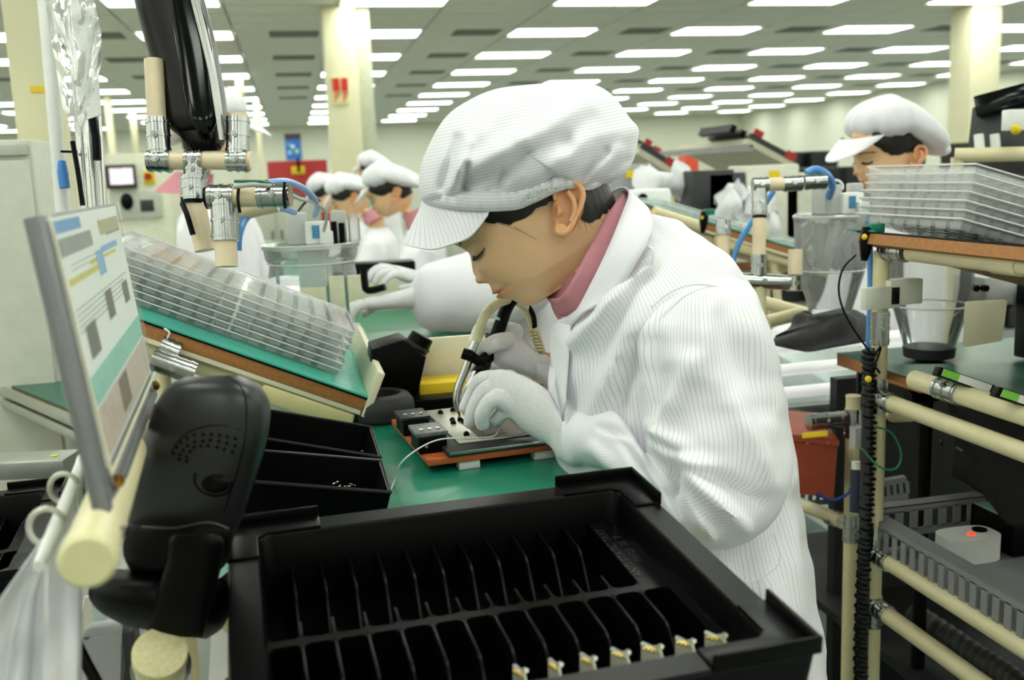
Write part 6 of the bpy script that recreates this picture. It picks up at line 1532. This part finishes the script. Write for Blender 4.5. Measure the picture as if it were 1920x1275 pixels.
# ================================================================ left side foreground and middle
t = thing('grey_cabinet', 'tall pale grey cabinet at the left edge behind the instruction panel', 'cabinet', (-1.2, 2.6, 0)); yc = 2.5
a = ony(60, 262, yc); zt = ony(20, 262, yc).z; M().box((-1.8, yc, .0), (a.x, yc+.35, zt)).build('cabinet_body', mk('cabinet_grey', '#cfd1c4', .55, var=.05), t, bevel=.006)
zz = ony(20, 292, yc).z; M().box((-1.79, yc-.012, zz), (a.x-.01, yc-.001, zt-.01)).build('top_panel', mk('cabinet_grey_dark', '#c0c2b8', .5), t, bevel=.003); M().box((-1.79, yc-.012, .1), (a.x-.01, yc-.001, zz-.01)).build('door', mk('cabinet_grey', '#cfd1c4', .55), t, bevel=.003)
A = onz(-40, 698, .95); Bb = onz(165, 782, .95); u = (Bb-A); mb = frame(A, u); L_ = u.length
t = thing('side_bench', 'dark green bench with a chrome edge rail at the left edge', 'workbench', None, mx=mb)
M().box((0, .0, -.03), (L_, .3, -.004), mb).build('bench_board', PLYW, t); M().box((0, 0, -.004), (L_, .3, 0), mb).build('rubber_mat', DKGREEN, t)
for z in (-.012, -.04): M().cyl(mb @ V((0, -.015, z)), mb @ V((L_, -.015, z)), .012, n=16).build('edge_rail', STEEL, t)
for x in (.12, L_-.15): M().cyl(mb @ V((x, .02, -.95)), mb @ V((x, .02, -.03)), .014, n=14).build('leg', CHROME, t); M().cyl(mb @ V((x, .02, -.16)), mb @ V((x, .02, -.06)), .02, n=14).build('metal_joint', CHROME, t)
M().tube([mb @ V((.15, .03, -.5)), mb @ V((L_-.1, .03, -.2))], .014, n=12).build('brace', DARKG, t)
fo = frame(onz(-30, 672, .951), onz(130, 722, .951)-onz(-30, 672, .951))
t = thing('dark_folder', 'flat dark grey case with a blue round sticker, left edge', 'case', None, mx=fo)
M().loft([[fo @ V(p) for p in q] for q in (((0, 0, 0), (.36, 0, 0), (.36, .26, 0), (0, .26, 0)), ((-.01, -.01, .018), (.37, -.01, .018), (.37, .27, .018), (-.01, .27, .018)), ((0, 0, .022), (.36, 0, .022), (.36, .26, .022), (0, .26, .022)))]).build('case_body', mk('slate_plastic', '#4b4d50', .45), t)
c = onz(36, 657, .974); M().lathe(c, [(.001, .0), (.024, .0), (.024, .0006), (.001, .0006)], n=24).build('blue_sticker', mk('sky_blue_sticker', '#5ea3e0', .5), t)
# lower-left black tray, a copy of the near one, and a steel bar with a green dot
ctray = bpy.data.objects['component_tray']
mxl = Matrix.Translation(V(P(128, 905, 1.55))) @ RZ(R(4)) @ RX(R(2)) @ T(-TW, -TL, -TH)
dup(ctray, mxl, 'black component tray with empty cells at the lower left corner')
pl_ = mxl.translation
t = thing('tray_cart', 'low cart with cream posts under the lower-left tray', 'cart', (pl_.x+.2, pl_.y+.2, 0)); M().box((pl_.x-.02, pl_.y-.02, pl_.z-.02), (pl_.x+.43, pl_.y+.4, pl_.z-.003)).build('cart_top', DARKG, t)
for a_ in (0, .4):
    for b_ in (0, .36): pipe('post', (pl_.x+a_, pl_.y+b_, 0), (pl_.x+a_, pl_.y+b_, pl_.z-.02), .014, t, n=10)
q = [P(-60, 925, 1.62), P(122, 896, 1.62)]; q[0].z = q[1].z; mb2 = frame(q[0]+V((0, .0, -.0)), q[1]-q[0]); Lb = (q[1]-q[0]).length
t = thing('steel_bar', 'flat grey metal bar with a yellow-green dot, lower left', 'bar', None, mx=mb2); M().box((0, 0, 0), (Lb, .07, .03), mb2).build('bar_body', mk('zinc_sheet', '#a6aaa4', .4, metal=.5), t, bevel=.003)
c = mb2 @ V((Lb*.83, .03, .0305)); M().lathe(c, [(.001, 0), (.007, 0), (.007, .0006), (.001, .0006)], n=18).build('green_dot', mk('lime_sticker', '#c8e03a', .5), t)
tag(M().box((-.95, 1.75, .55), (-.35, 2.0, .57)).build('low_shelf', DKGREEN, None), 'green low shelf under the side bench', 'shelf')
# clear things below the scanner
t = thing('clear_box', 'clear plastic box hanging below the capped pipe', 'box', P(170, 1150, .95)); M().slab([P(118, 1290, .95), P(225, 1290, .95), P(232, 1080, 1.0), P(132, 1080, 1.0)], V((0, .05, 0))).build('box_wall', clear('box_wall_film', haze=.2, gl=1.5), t)
M().tube([P(128, 1158, .94), P(150, 1160, .94), P(160, 1120, .94), P(190, 1112, .95)], .0015, n=6).build('edge_bead', clear('rim_highlight_plastic', haze=.55), t)
tag(M().slab([P(190, 1500, 1.05), P(330, 1500, 1.05), P(330, 1120, 1.1), P(205, 1060, 1.1)], V((0, .01, 0))).build('grey_sheet', mk('grey_sheet', '#a9abab', .4), None), 'grey sheet standing below the scanner stand', 'sheet')
tag(M().slab([P(378, 1500, 1.0), P(440, 1500, 1.0), P(440, 1150, 1.02), P(398, 1150, 1.02)], V((0, .006, 0))).build('white_card', PAPER, None), 'white card standing left of the big tray', 'card')
tag(M().cbox(P(215, 1250, 1.0), (.05, .04, .09)).build('dark_block', DARKG, None, bevel=.006), 'dark grey block below the scanner stand', 'block')
